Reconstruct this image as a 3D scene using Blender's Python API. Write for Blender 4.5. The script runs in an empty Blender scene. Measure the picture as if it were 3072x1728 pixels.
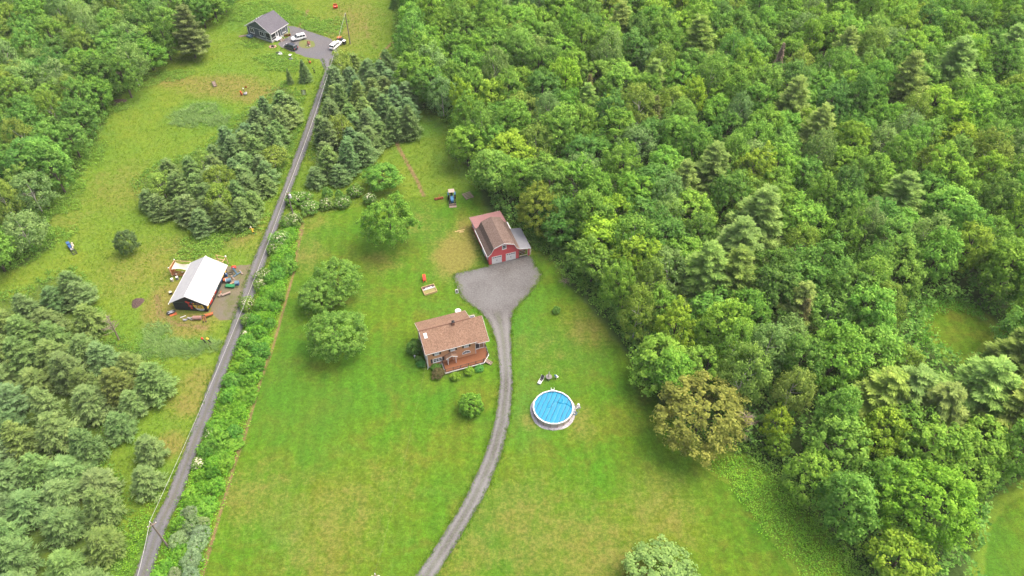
import bpy, math, random
import numpy as np
from mathutils import Vector, Matrix

# ------------------------------------------------------------------ camera, light
S = bpy.context.scene
COL = S.collection
PITCH = math.radians(46.5); CAM_H = 118.0; FPX = 2300.0
cam_d = bpy.data.cameras.new('camera'); cam = bpy.data.objects.new('camera', cam_d); COL.objects.link(cam)
cam.location = (0, 0, CAM_H); cam.rotation_euler = (math.pi/2 - PITCH, 0, 0)
cam_d.sensor_width = 36.0; cam_d.lens = FPX/3072*36; cam_d.clip_start = 1; cam_d.clip_end = 6000
S.camera = cam
SUN_EL, SUN_AZ = math.radians(62), math.radians(70)     # azimuth measured from +Y towards +X
W = bpy.data.worlds.new('World'); S.world = W; W.use_nodes = True
wn = W.node_tree
sky = wn.nodes.new('ShaderNodeTexSky'); sky.sky_type = 'NISHITA'; sky.sun_disc = False
sky.sun_elevation = SUN_EL; sky.sun_rotation = SUN_AZ; sky.air_density = 0.7; sky.dust_density = 8.0; sky.ozone_density = 0.3
wn.links.new(sky.outputs[0], wn.nodes['Background'].inputs[0]); wn.nodes['Background'].inputs[1].default_value = 0.15
sun_d = bpy.data.lights.new('sun', 'SUN'); sun = bpy.data.objects.new('sun', sun_d); COL.objects.link(sun)
sun_d.energy = 1.1; sun_d.angle = math.radians(65); sun_d.color = (1.0, 0.95, 0.86)
sd = Vector((math.sin(SUN_AZ)*math.cos(SUN_EL), math.cos(SUN_AZ)*math.cos(SUN_EL), math.sin(SUN_EL)))
sun.rotation_euler = sd.to_track_quat('Z', 'Y').to_euler()
sun.location = (60, 150, 150)
S.view_settings.view_transform = 'Standard'; S.view_settings.look = 'None'
S.view_settings.exposure = 1.5; S.view_settings.gamma = 1.0
S.render.engine = 'CYCLES'
S.cycles.max_bounces = 6; S.cycles.diffuse_bounces = 3; S.cycles.glossy_bounces = 2; S.cycles.transmission_bounces = 3
S.cycles.transparent_max_bounces = 4; S.cycles.use_denoising = True

# ------------------------------------------------------------------ survey helpers
SP, CP = math.sin(PITCH), math.cos(PITCH)
K = 1.19255
def T(px, py, z=0.0):                       # a point of the photograph (3072 wide) to the place at height z
    u = (px-1536)/FPX; v = (py-864)/FPX; k = (CAM_H-z)/(SP+v*CP)
    return Vector((k*u, k*(CP-v*SP), z))
def V(x, y, z=0.0): return T(x*K, y*K, z)
def proj(p):
    d = CAM_H-p[2]; zc = p[1]*CP+d*SP
    return 1536+FPX*p[0]/zc, 864+FPX*(-p[1]*SP+d*CP)/zc
rnd = random.Random(7); rng = np.random.default_rng(11)

# ------------------------------------------------------------------ object helpers
def tag(o, label=None, cat=None, group=None, kind=None):
    if label: o['label'] = label
    if cat: o['category'] = cat
    if group: o['group'] = group
    if kind: o['kind'] = kind
    return o
def root(name, label, cat, loc=(0, 0, 0), rz=0.0, group=None):
    o = bpy.data.objects.new(name, None); COL.objects.link(o)
    o.empty_display_size = 0.3
    o.location = loc; o.rotation_euler = (0, 0, rz)
    return tag(o, label, cat, group)
class MB:
    def __init__(s): s.v = []; s.f = []
    def add(s, vs, fs):
        n = len(s.v); s.v += [tuple(p) for p in vs]; s.f += [tuple(i+n for i in f) for f in fs]; return s
    def box(s, x0, x1, y0, y1, z0, z1):
        return s.add([(x0,y0,z0),(x1,y0,z0),(x1,y1,z0),(x0,y1,z0),(x0,y0,z1),(x1,y0,z1),(x1,y1,z1),(x0,y1,z1)],
                     [(0,3,2,1),(4,5,6,7),(0,1,5,4),(1,2,6,5),(2,3,7,6),(3,0,4,7)])
    def cb(s, cx, cy, cz, sx, sy, sz, rz=0.0, rx=0.0):
        m = Matrix.Rotation(rz, 3, 'Z') @ Matrix.Rotation(rx, 3, 'X'); n = len(s.v)
        s.box(-sx/2, sx/2, -sy/2, sy/2, -sz/2, sz/2)
        for i in range(n, n+8): s.v[i] = tuple(m @ Vector(s.v[i]) + Vector((cx, cy, cz)))
        return s
    def tube(s, p0, p1, r0, r1=None, n=8):
        r1 = r0 if r1 is None else r1
        p0, p1 = Vector(p0), Vector(p1); d = (p1-p0).normalized()
        a = d.orthogonal().normalized(); b = d.cross(a)
        vs = [p0+(a*math.cos(2*math.pi*i/n)+b*math.sin(2*math.pi*i/n))*r0 for i in range(n)] + \
             [p1+(a*math.cos(2*math.pi*i/n)+b*math.sin(2*math.pi*i/n))*r1 for i in range(n)]
        fs = [(i, (i+1) % n, n+(i+1) % n, n+i) for i in range(n)] + [tuple(range(n))[::-1], tuple(range(n, 2*n))]
        return s.add(vs, fs)
    def path(s, pts, rs, n=6):
        for i in range(len(pts)-1): s.tube(pts[i], pts[i+1], rs[i], rs[i+1], n)
        return s
    def ell(s, c, r, n=10, m=6, squash=None):
        vs = [(c[0], c[1], c[2]-r[2])]
        for j in range(1, m):
            ph = -math.pi/2+math.pi*j/m
            for i in range(n):
                a = 2*math.pi*i/n
                vs.append((c[0]+r[0]*math.cos(ph)*math.cos(a), c[1]+r[1]*math.cos(ph)*math.sin(a), c[2]+r[2]*math.sin(ph)))
        vs.append((c[0], c[1], c[2]+r[2])); L = len(vs)-1
        fs = [(0, 1+(i+1) % n, 1+i) for i in range(n)]
        for j in range(m-2):
            for i in range(n):
                a = 1+j*n; fs.append((a+i, a+(i+1) % n, a+n+(i+1) % n, a+n+i))
        a = 1+(m-2)*n
        fs += [(a+i, a+(i+1) % n, L) for i in range(n)]
        return s.add(vs, fs)
    def prism(s, pts, axis, a0, a1):          # polygon pts extruded along an axis
        n = len(pts)
        def mk(p, a):
            return {'x': (a, p[0], p[1]), 'y': (p[0], a, p[1]), 'z': (p[0], p[1], a)}[axis]
        vs = [mk(p, a0) for p in pts]+[mk(p, a1) for p in pts]
        fs = [tuple(range(n)), tuple(range(2*n-1, n-1, -1))]+[(i, n+i, n+(i+1) % n, (i+1) % n) for i in range(n)]
        return s.add(vs, fs)
    def slab(s, q, t):                        # quad (4 points) thickened straight down by t
        q = [Vector(p) for p in q]; lo = [p-Vector((0, 0, t)) for p in q]
        return s.add(q+lo, [(0,1,2,3),(7,6,5,4),(0,4,5,1),(1,5,6,2),(2,6,7,3),(3,7,4,0)])
    def build(s, name, mat, parent=None, smooth=False):
        me = bpy.data.meshes.new(name); me.from_pydata(s.v, [], s.f); me.validate(); me.update()
        import bmesh
        bm = bmesh.new(); bm.from_mesh(me); bmesh.ops.recalc_face_normals(bm, faces=bm.faces); bm.to_mesh(me); bm.free()
        if smooth:
            for p in me.polygons: p.use_smooth = True
        o = bpy.data.objects.new(name, me); COL.objects.link(o)
        if mat: me.materials.append(mat)
        if parent: o.parent = parent
        return o
def link(name, me, parent=None):
    o = bpy.data.objects.new(name, me); COL.objects.link(o)
    if parent: o.parent = parent
    return o
def np_mesh(name, verts, faces, mat, tint=None, extra=None):
    me = bpy.data.meshes.new(name); nv, nf, k = len(verts), len(faces), faces.shape[1]
    me.vertices.add(nv); me.vertices.foreach_set('co', np.ascontiguousarray(verts, dtype=np.float32).ravel())
    me.loops.add(nf*k); me.loops.foreach_set('vertex_index', np.ascontiguousarray(faces, dtype=np.int32).ravel())
    me.polygons.add(nf); me.polygons.foreach_set('loop_start', np.arange(0, nf*k, k, dtype=np.int32))
    if tint is not None:
        a = me.attributes.new('tint', 'FLOAT', 'FACE'); a.data.foreach_set('value', np.ascontiguousarray(tint, dtype=np.float32))
    for nme, arr in (extra or {}).items():
        a = me.attributes.new(nme, 'FLOAT', 'POINT'); a.data.foreach_set('value', np.ascontiguousarray(arr, dtype=np.float32))
    me.update(calc_edges=True)
    if mat: me.materials.append(mat)
    return me

# ------------------------------------------------------------------ materials
class NT:
    def __init__(s, name):
        s.m = bpy.data.materials.new(name); s.m.use_nodes = True; s.t = s.m.node_tree
        s.p = s.t.nodes['Principled BSDF']; s.out = s.t.nodes['Material Output']
        s.p.inputs['Specular IOR Level'].default_value = 0.25
    def n(s, typ, **kw):
        nd = s.t.nodes.new(typ)
        for k, v in kw.items():
            if k.startswith('i_'):
                nd.inputs[int(k[2:])].default_value = v
            else: setattr(nd, k, v)
        return nd
    def l(s, a, b): s.t.links.new(a, b)
    def coord(s): 
        if not hasattr(s, '_c'): s._c = s.n('ShaderNodeTexCoord').outputs['Object']
        return s._c
    def noise(s, scale, detail=4, rough=0.55, vec=None, dist=0.0):
        nd = s.n('ShaderNodeTexNoise'); nd.inputs['Scale'].default_value = scale; nd.inputs['Detail'].default_value = detail
        nd.inputs['Roughness'].default_value = rough; nd.inputs['Distortion'].default_value = dist
        s.l(vec or s.coord(), nd.inputs['Vector']); return nd.outputs[0]
    def attr(s, name):
        return s.n('ShaderNodeAttribute', attribute_name=name).outputs['Fac']
    def math(s, op, a, b=None, c=None, clamp=False):
        nd = s.n('ShaderNodeMath', operation=op); nd.use_clamp = clamp
        for i, x in enumerate((a, b, c)):
            if x is None: continue
            if isinstance(x, (int, float)): nd.inputs[i].default_value = x
            else: s.l(x, nd.inputs[i])
        return nd.outputs[0]
    def mix(s, fac, a, b, mode='MIX'):
        nd = s.n('ShaderNodeMix', data_type='RGBA', blend_type=mode)
        for i, x in ((0, fac), (6, a), (7, b)):
            if isinstance(x, (int, float)): nd.inputs[i].default_value = x
            elif isinstance(x, tuple): nd.inputs[i].default_value = (x[0], x[1], x[2], 1)
            else: s.l(x, nd.inputs[i])
        return nd.outputs[2]
    def mapr(s, x, a, b, c=0.0, d=1.0, smooth=False):
        nd = s.n('ShaderNodeMapRange'); nd.interpolation_type = 'SMOOTHSTEP' if smooth else 'LINEAR'
        s.l(x, nd.inputs[0])
        for i, v in zip((1, 2, 3, 4), (a, b, c, d)): nd.inputs[i].default_value = v
        return nd.outputs[0]
    def base(s, c, rough=0.8):
        if isinstance(c, tuple): s.p.inputs['Base Color'].default_value = (*c, 1)
        else: s.l(c, s.p.inputs['Base Color'])
        s.p.inputs['Roughness'].default_value = rough
    def bump(s, h, strength=0.5, dist=0.05):
        nd = s.n('ShaderNodeBump'); nd.inputs['Strength'].default_value = strength; nd.inputs['Distance'].default_value = dist
        s.l(h, nd.inputs['Height']); s.l(nd.outputs[0], s.p.inputs['Normal'])
MATS = {}
def pm(name, c1, c2=None, scale=3.0, rough=0.8, bump=0.0, detail=5, lo=0.3, hi=0.7, metal=0.0, spec=None):
    if name in MATS: return MATS[name]
    t = NT(name); c2 = c2 or tuple(x*0.75 for x in c1)
    f = t.mapr(t.noise(scale, detail, 0.62), lo, hi)
    t.base(t.mix(f, c1, c2), rough); t.p.inputs['Metallic'].default_value = metal
    if spec is not None: t.p.inputs['Specular IOR Level'].default_value = spec
    if bump: t.bump(t.noise(scale*4, 4), bump, 0.03)
    MATS[name] = t.m; return t.m
def siding(name, c, pitch=0.16, axis=2, depth=0.5, dark=0.75):
    t = NT(name)
    sx = t.n('ShaderNodeSeparateXYZ'); t.l(t.coord(), sx.inputs[0])
    w = t.math('FRACT', t.math('DIVIDE', sx.outputs[axis], pitch))
    g = t.mapr(w, 0.0, 0.16)
    nz = t.mapr(t.noise(1.3, 6), 0.3, 0.7)
    col = t.mix(nz, c, tuple(x*0.86 for x in c))
    t.base(t.mix(g, tuple(x*dark for x in c), col), 0.7); t.bump(g, depth, 0.02)
    return t.m
def shingles(name, c1, c2, c3, row=0.16):
    t = NT(name)
    br = t.n('ShaderNodeTexBrick'); t.l(t.coord(), br.inputs['Vector'])
    br.inputs['Scale'].default_value = 1.0; br.inputs['Brick Width'].default_value = 0.32; br.inputs['Row Height'].default_value = row
    br.inputs['Mortar Size'].default_value = 0.008; br.inputs['Bias'].default_value = 0.0
    br.inputs['Color1'].default_value = (*c1, 1); br.inputs['Color2'].default_value = (*c2, 1); br.inputs['Mortar'].default_value = (*[x*0.7 for x in c2], 1)
    sp = t.mapr(t.noise(4.2, 3, 0.7), 0.42, 0.66)
    big = t.mapr(t.noise(0.35, 5, 0.6), 0.35, 0.7)
    col = t.mix(sp, br.outputs[0], c3)
    t.base(t.mix(t.math('MULTIPLY', big, 0.35), col, tuple(x*0.72 for x in c2)), 0.9); t.bump(t.noise(9, 3), 0.4, 0.02)
    return t.m
M = {}
M['white'] = pm('white_paint', (0.58, 0.58, 0.57), (0.50, 0.50, 0.495), 2.0, 0.55)
M['black'] = pm('black_metal', (0.018, 0.018, 0.02), (0.03, 0.03, 0.032), 5, 0.5)
M['glass'] = pm('window_glass', (0.025, 0.032, 0.038), (0.05, 0.06, 0.07), 0.7, 0.08, spec=0.5)
M['blind'] = pm('window_blind', (0.42, 0.44, 0.45), (0.28, 0.30, 0.32), 2.5, 0.5)
M['brown_siding'] = siding('cinnamon_siding', (0.50, 0.255, 0.135), 0.15)
M['house_roof'] = shingles('tan_shingle', (0.170, 0.100, 0.064), (0.122, 0.071, 0.046), (0.222, 0.143, 0.100))
M['deck'] = siding('deck_boards', (0.165, 0.064, 0.027), 0.14, 1, 0.3, 0.8)
M['red_siding'] = siding('barn_red_boards', (0.52, 0.085, 0.09), 0.2, 0, 0.3, 0.82)
M['barn_roof'] = shingles('weathered_brown_shingle', (0.112, 0.076, 0.061), (0.076, 0.050, 0.040), (0.152, 0.113, 0.094))
M['pink_metal'] = siding('faded_red_sheet_metal', (0.205, 0.105, 0.102), 0.4, 0, 0.5, 0.85)
M['grey_metal'] = siding('grey_sheet_metal', (0.155, 0.16, 0.175), 0.45, 1, 0.5, 0.88)
M['white_metal'] = siding('white_roof_metal', (0.32, 0.325, 0.33), 0.45, 1, 0.35, 0.92)
M['black_wall'] = siding('black_wall_boards', (0.022, 0.026, 0.027), 0.25, 2, 0.3, 0.8)
M['slate_siding'] = siding('slate_grey_siding', (0.10, 0.118, 0.135), 0.15, 2, 0.5, 0.75)
M['slate_roof'] = shingles('slate_grey_shingle', (0.090, 0.086, 0.100), (0.072, 0.068, 0.081), (0.11, 0.105, 0.118))
M['concrete'] = pm('concrete', (0.42, 0.41, 0.38), (0.30, 0.29, 0.27), 2, 0.9)
M['wood'] = pm('pale_lumber', (0.50, 0.36, 0.19), (0.36, 0.24, 0.12), 4, 0.8)
M['greywood'] = pm('weathered_wood', (0.26, 0.20, 0.16), (0.15, 0.11, 0.09), 5, 0.9)
M['rust'] = pm('rusty_steel', (0.30, 0.10, 0.045), (0.16, 0.06, 0.035), 5, 0.85)
M['orange'] = pm('orange_paint', (0.42, 0.11, 0.035), (0.3, 0.08, 0.03), 5, 0.6)
M['red'] = pm('red_paint', (0.60, 0.04, 0.025), (0.48, 0.03, 0.02), 5, 0.5)
M['yellow'] = pm('yellow_paint', (0.72, 0.47, 0.05), (0.6, 0.38, 0.04), 5, 0.6)
M['blue'] = pm('blue_paint', (0.04, 0.11, 0.27), (0.035, 0.08, 0.19), 5, 0.5)
M['teal'] = pm('steel_blue_paint', (0.085, 0.155, 0.20), (0.065, 0.11, 0.15), 5, 0.6)
M['green'] = pm('green_paint', (0.02, 0.17, 0.06), (0.015, 0.12, 0.045), 5, 0.6)
M['grey'] = pm('grey_steel', (0.28, 0.28, 0.29), (0.17, 0.17, 0.18), 4, 0.6)
M['cream'] = pm('cream_canvas', (0.42, 0.38, 0.29), (0.36, 0.32, 0.25), 1.5, 0.9)
M['soil'] = pm('dark_soil', (0.085, 0.055, 0.045), (0.045, 0.03, 0.028), 4, 1.0, 0.6)
M['bark'] = pm('bark', (0.10, 0.08, 0.06), (0.055, 0.045, 0.035), 6, 0.95, 0.4)
M['palebark'] = pm('pale_bark', (0.46, 0.43, 0.38), (0.30, 0.28, 0.25), 5, 0.9)
M['polewood'] = pm('pole_wood', (0.20, 0.165, 0.14), (0.13, 0.105, 0.09), 5, 0.9)
M['cable'] = pm('cable_sheath', (0.42, 0.42, 0.40), (0.34, 0.34, 0.33), 1, 0.6)
M['tyre'] = pm('tyre_rubber', (0.016, 0.016, 0.017), (0.026, 0.026, 0.026), 6, 0.9)

def leaf_mat(name, transl=0.28):
    t = NT(name)
    oi = t.n('ShaderNodeObjectInfo')
    ti = t.attr('tint')
    hs = t.n('ShaderNodeHueSaturation'); t.l(oi.outputs['Color'], hs.inputs['Color'])
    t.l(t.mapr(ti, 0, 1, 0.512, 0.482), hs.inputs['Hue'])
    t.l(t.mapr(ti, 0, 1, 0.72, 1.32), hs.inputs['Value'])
    d = t.n('ShaderNodeBsdfDiffuse'); tr = t.n('ShaderNodeBsdfTranslucent'); mx = t.n('ShaderNodeMixShader')
    t.l(hs.outputs[0], d.inputs[0]); t.l(hs.outputs[0], tr.inputs[0])
    mx.inputs[0].default_value = transl; t.l(d.outputs[0], mx.inputs[1]); t.l(tr.outputs[0], mx.inputs[2])
    t.l(mx.outputs[0], t.out.inputs[0]); t.t.nodes.remove(t.p)
    return t.m
M['leaf'] = leaf_mat('leaves', .45); M['blade'] = leaf_mat('grass_blades', .5)
M['petal'] = pm('cream_petals', (0.55, 0.54, 0.38), (0.45, 0.43, 0.28), 8, 0.8)

# ------------------------------------------------------------------ plan of the land (outlines on the photograph, laid on the ground)
def vpoly(pts, z=0.0): return np.array([V(x, y, z)[:2] for x, y in pts])
def sdist(P, X, Y):                                   # signed distance, positive inside
    d2 = np.full(X.shape, 1e12); ins = np.zeros(X.shape, bool); n = len(P)
    for i in range(n):
        a, b = P[i], P[(i+1) % n]; e = b-a; L = max(e @ e, 1e-9)
        t = np.clip(((X-a[0])*e[0]+(Y-a[1])*e[1])/L, 0, 1)
        d2 = np.minimum(d2, (X-a[0]-t*e[0])**2+(Y-a[1]-t*e[1])**2)
        c = ((a[1] > Y) != (b[1] > Y))
        if abs(e[1]) > 1e-9: ins ^= c & (X < e[0]*(Y-a[1])/e[1]+a[0])
    d = np.sqrt(d2); return np.where(ins, d, -d)
def ldist(P, X, Y):
    d2 = np.full(X.shape, 1e12)
    for i in range(len(P)-1):
        a, b = P[i], P[i+1]; e = b-a; t = np.clip(((X-a[0])*e[0]+(Y-a[1])*e[1])/max(e @ e, 1e-9), 0, 1)
        d2 = np.minimum(d2, (X-a[0]-t*e[0])**2+(Y-a[1]-t*e[1])**2)
    return np.sqrt(d2)
TRAIL_V = [(763, 560), (752, 610), (738, 690), (715, 770), (690, 860), (655, 960), (625, 1060), (590, 1170), (555, 1290), (520, 1400), (500, 1470), (470, 1560)]
LAWN_V = [(766, 556), (780, 546), (850, 530), (920, 517), (1000, 500), (1100, 488), (1225, 478), (1262, 560), (1300, 640), (1372, 640), (1420, 700), (1500, 775), (1560, 850), (1610, 910), (1660, 980), (1690, 1040),
          (1690, 1110), (1770, 1180), (1850, 1230), (1920, 1330), (1990, 1430), (2050, 1520), (2100, 1650), (430, 1650)] + TRAIL_V[::-1]
RWOOD_V = [(1015, -60), (1010, 110), (1020, 200), (1050, 262), (1110, 280), (1155, 310), (1150, 380), (1205, 410), (1228, 490), (1255, 545), (1290, 585), (1375, 618), (1425, 660), (1450, 715), (1510, 775), (1570, 850), (1625, 930), (1670, 985),
           (1720, 1050), (1770, 1090), (1880, 1120), (1975, 1185), (2060, 1275), (2150, 1390), (2230, 1520), (2700, 1520), (2700, -60)]
LWOOD_V = [(-160, -60), (640, -60), (560, 25), (480, 60), (445, 100), (425, 135), (380, 150), (330, 215), (262, 250), (250, 300), (215, 365), (180, 445), (115, 505), (95, 565), (115, 615), (55, 655), (-160, 700)]
MGROVE_V = [(355, 455), (410, 415), (500, 390), (560, 345), (620, 290), (680, 240), (715, 215), (748, 255), (745, 330), (705, 440), (680, 500), (600, 530), (520, 548), (430, 520), (365, 490)]
RGROVE_V = [(800, 345), (808, 250), (840, 175), (885, 140), (930, 165), (985, 140), (1020, 200), (1030, 300), (960, 330), (900, 375), (880, 400), (800, 395)]
LGROVE_V = [(-120, 760), (70, 745), (120, 700), (180, 690), (225, 750), (245, 810), (275, 860), (380, 890), (395, 950), (320, 1030), (270, 1070), (255, 1180), (295, 1260), (310, 1340), (255, 1470), (240, 1530), (-120, 1530)]
CLEAR_V = [(2335, 790), (2400, 768), (2470, 800), (2510, 840), (2460, 880), (2430, 905), (2385, 890), (2340, 850)]
CLEAR2_V = [(2485, 1340), (2530, 1270), (2600, 1230), (2700, 1230), (2700, 1520), (2470, 1520)]
ROAD_V = [(280, 335, 1560), (336, 382, 1449), (376, 418, 1333), (417, 457, 1249), (463, 499, 1133), (500, 537, 1033), (525, 560, 966), (568, 603, 850), (600, 634, 766), (632, 667, 666), (667, 697, 583), (707, 732, 483),
          (736, 762, 405), (762, 788, 333), (797, 815, 233), (817, 840, 175), (812, 848, 148)]
DRIVE_V = [(960, 1020, 1570), (1044, 1099, 1449), (1122, 1169, 1333), (1179, 1225, 1233), (1222, 1264, 1133), (1245, 1283, 1049), (1256, 1290, 966), (1251, 1287, 883), (1232, 1287, 816), (1205, 1293, 783), (1162, 1322, 750),
           (1148, 1352, 716), (1140, 1362, 692), (1166, 1361, 683), (1200, 1354, 676), (1229, 1347, 668), (1236, 1342, 655), (1240, 1338, 644)]

xs = np.concatenate([[-3000, -1200, -600, -350, -230], np.arange(-190, 190.1, 0.6), [230, 350, 600, 1200, 3000]])
ys = np.concatenate([[-2500, -900, -400, -150, -50, 0], np.arange(30, 262, 0.6), [300, 400, 600, 1000, 2000, 4500]])
GX, GY = np.meshgrid(xs, ys); nx, ny = len(xs), len(ys)
def soft(d, w): return np.clip(d/w+0.5, 0, 1)
P = {k: vpoly(v) for k, v in dict(lawn=LAWN_V, rw=RWOOD_V, lw=LWOOD_V, mg=MGROVE_V, rg=RGROVE_V, lg=LGROVE_V, c1=CLEAR_V, c2=CLEAR2_V).items()}
D = {k: sdist(p, GX, GY) for k, p in P.items()}
a_lawn = np.maximum.reduce([soft(D['lawn'], 1.6), soft(D['c1']-0.5, 3), soft(D['c2'], 3)])
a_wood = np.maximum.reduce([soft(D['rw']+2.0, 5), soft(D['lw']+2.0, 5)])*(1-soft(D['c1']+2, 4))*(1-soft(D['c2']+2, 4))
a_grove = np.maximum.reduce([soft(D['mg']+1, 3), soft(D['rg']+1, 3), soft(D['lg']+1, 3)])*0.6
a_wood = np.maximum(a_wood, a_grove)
def blob(x, y, r, s=1.0, asp=1.0):
    c = V(x, y); return s*np.clip(1.3-np.hypot(GX-c[0], (GY-c[1])/asp)/r, 0, 1)
a_dry = np.zeros_like(GX)
for b in ((1145, 640, 6, .8, 1.4), (1175, 590, 4, .6, 2), (420, 760, 5, .9, 1.5), (480, 815, 6, .8, .7), (560, 780, 4, .7), (400, 800, 4, .6), (560, 215, 14, .75, .5), (640, 235, 12, .7, .5), (450, 205, 12, .6, .4),
          (880, 60, 12, .5, 2), (700, 600, 9, .45), (610, 590, 7, .5), (400, 660, 12, .4), (330, 690, 10, .4), (300, 470, 14, .35), (160, 560, 10, .3), (790, 560, 6, .3), (760, 640, 8, .35), (1050, 560, 8, .3),
          (1330, 1330, 14, .35), (1500, 1390, 12, .4), (850, 1300, 12, .35), (640, 1250, 9, .35), (980, 1210, 9, .25), (1480, 830, 7, .4), (1390, 880, 8, .25), (1660, 1290, 10, .35), (800, 1400, 9, .35), (1180, 1390, 7, .35),
          (1460, 1060, 5, .35), (1330, 1060, 3, .4), (870, 740, 10, .2), (960, 660, 6, .35), (480, 1010, 5, .6), (500, 960, 5, .5), (430, 1120, 4, .6)):
    a_dry = np.maximum(a_dry, blob(*b))
a_dirt = np.zeros_like(GX)
tr = np.array([V(x, y)[:2] for x, y in TRAIL_V]); a_dirt = np.maximum(a_dirt, 0.8*np.clip(1.35-ldist(tr, GX, GY)/0.5, 0, 1))
for pts, w, s in (([(990, 340), (1003, 372), (1030, 420), (1052, 460), (1066, 492)], 0.55, 1.0), ([(1008, 96), (985, 108), (960, 135), (950, 165)], 0.6, 0.9), ([(775, 25), (762, 50), (750, 75)], 0.7, 0.8),
                  ([(920, 60), (925, 90), (945, 120)], 1.2, 0.45), ([(880, 20), (890, 70)], 1.0, 0.4), ([(730, 68), (780, 82), (830, 100)], 0.6, 0.7), ([(405, 960), (450, 1010), (470, 1040)], 0.3, 0.4),
                  ([(395, 745), (402, 790), (440, 815), (520, 825)], 0.9, 0.65), ([(640, 560), (690, 530)], 1.2, 0.5), ([(1160, 575), (1175, 570)], 0.4, 0.6), ([(1340, 610), (1310, 640)], 0.6, 0.4)):
    pl = np.array([V(x, y)[:2] for x, y in pts]); a_dirt = np.maximum(a_dirt, s*np.clip(1.4-ldist(pl, GX, GY)/w, 0, 1))
for x, y, r in ((1188, 800, 2.0), (1212, 690, 2.0), (1180, 815, 1.5), (540, 775, 1.5)):
    a_dirt = np.maximum(a_dirt, blob(x, y, r, .6))
a_lush = np.zeros_like(GX)
for b in ((500, 280, 9, .9, .7), (540, 300, 7, .8), (450, 300, 6, .5), (560, 600, 8, .7, .6), (480, 640, 8, .5), (390, 850, 5, .9, 1.5), (470, 870, 6, .9, .6), (700, 40, 9, .7), (820, 65, 8, .8, .7), (600, 60, 8, .6), (690, 150, 8, .5), (610, 200, 6, .3),
          (140, 500, 9, .5), (250, 330, 8, .5), (350, 250, 9, .4), (1080, 320, 7, .8), (1120, 400, 6, .5), (1050, 330, 6, .6), (420, 1180, 5, .5), (330, 1400, 6, .7), (1190, 430, 6, .5),
          (1330, 1010, 6, .55, 3), (1320, 850, 6, .5, 2), (1110, 780, 7, .4), (1340, 760, 6, .4), (720, 1320, 8, .5), (840, 1130, 8, .3), (1080, 1130, 6, .25), (1400, 1000, 6, .3), (1640, 1230, 8, .35), (1450, 1280, 9, .25), (1080, 690, 6, .4), (1000, 1400, 8, .3)):
    a_lush = np.maximum(a_lush, blob(*b))
I = np.arange(nx*ny).reshape(ny, nx)
gf = np.stack([I[:-1, :-1].ravel(), I[:-1, 1:].ravel(), I[1:, 1:].ravel(), I[1:, :-1].ravel()], 1)
gv = np.stack([GX.ravel(), GY.ravel(), np.zeros(nx*ny)], 1)

def ground_mat():
    t = NT('meadow_and_lawn')
    n_big = t.noise(0.055, 6, 0.6); n_mid = t.noise(0.35, 6, 0.65); n_fine = t.noise(1.6, 6, 0.7); n_grain = t.noise(5.0, 4, 0.7)
    bigm = t.mapr(n_big, 0.36, 0.64); midm = t.mapr(n_mid, 0.32, 0.68)
    lawn = t.mix(bigm, (0.040, 0.112, 0.005), (0.074, 0.108, 0.006))
    lawn = t.mix(t.math('MULTIPLY', midm, 0.55), lawn, (0.052, 0.130, 0.007))
    lawn = t.mix(t.math('MULTIPLY', t.mapr(t.noise(0.16, 5, 0.7, dist=0.6), 0.47, 0.66), 0.6), lawn, (0.092, 0.094, 0.012))
    sx = t.n('ShaderNodeSeparateXYZ'); t.l(t.coord(), sx.inputs[0])
    ml = t.math('SINE', t.math('ADD', t.math('MULTIPLY', t.math('ADD', sx.outputs[0], t.math('MULTIPLY', sx.outputs[1], .12)), 2.3), t.math('MULTIPLY', n_big, 14.0)))
    tuf = t.mapr(t.noise(0.75, 6, 0.7, dist=0.4), 0.36, 0.64)
    lawn = t.mix(1.0, lawn, t.mapr(tuf, 0, 1, .80, 1.16), 'MULTIPLY')
    lawn = t.mix(t.math('MULTIPLY', t.mapr(t.noise(0.03, 4, .6), .45, .62, 0, 1, True), .5), lawn, (0.034, 0.106, 0.009))
    lawn = t.mix(1.0, lawn, t.mapr(ml, -1, 1, .94, 1.06), 'MULTIPLY')
    mead = t.mix(bigm, (0.080, 0.142, 0.012), (0.115, 0.148, 0.014))
    mead = t.mix(t.math('MULTIPLY', midm, 0.6), mead, (0.065, 0.130, 0.014))
    jit = t.math('SUBTRACT', t.math('ADD', t.math('MULTIPLY', n_mid, 0.5), t.math('MULTIPLY', n_fine, 0.5)), 0.5)
    def mask(name, a=0.35, b=0.65, k=1.0):
        return t.mapr(t.math('ADD', t.attr(name), t.math('MULTIPLY', jit, k)), a, b, 0, 1, True)
    col = t.mix(mask('lawn', 0.4, 0.6, 0.8), mead, lawn)
    col = t.mix(t.math('MULTIPLY', mask('lush', 0.15, 0.85, 1.2), 0.6), col, (0.045, 0.125, 0.018))
    col = t.mix(t.math('MULTIPLY', mask('dry', 0.10, 0.65, 1.5), 0.85), col, (0.135, 0.118, 0.03))
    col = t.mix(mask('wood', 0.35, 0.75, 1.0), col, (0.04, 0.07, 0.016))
    col = t.mix(t.math('MULTIPLY', mask('dirt', 0.25, 0.85, 1.2), 0.9), col, (0.15, 0.098, 0.05))
    g = t.math('ADD', t.math('MULTIPLY', t.mapr(n_fine, 0.34, 0.66), 0.5), t.math('MULTIPLY', t.mapr(n_grain, 0.33, 0.67), 0.5))
    col = t.mix(1.0, col, t.mapr(g, 0.15, 0.85, 0.66, 1.34), 'MULTIPLY')
    t.base(col, 0.95); t.p.inputs['Specular IOR Level'].default_value = 0.1
    t.bump(g, 0.5, 0.08)
    return t.m
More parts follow.
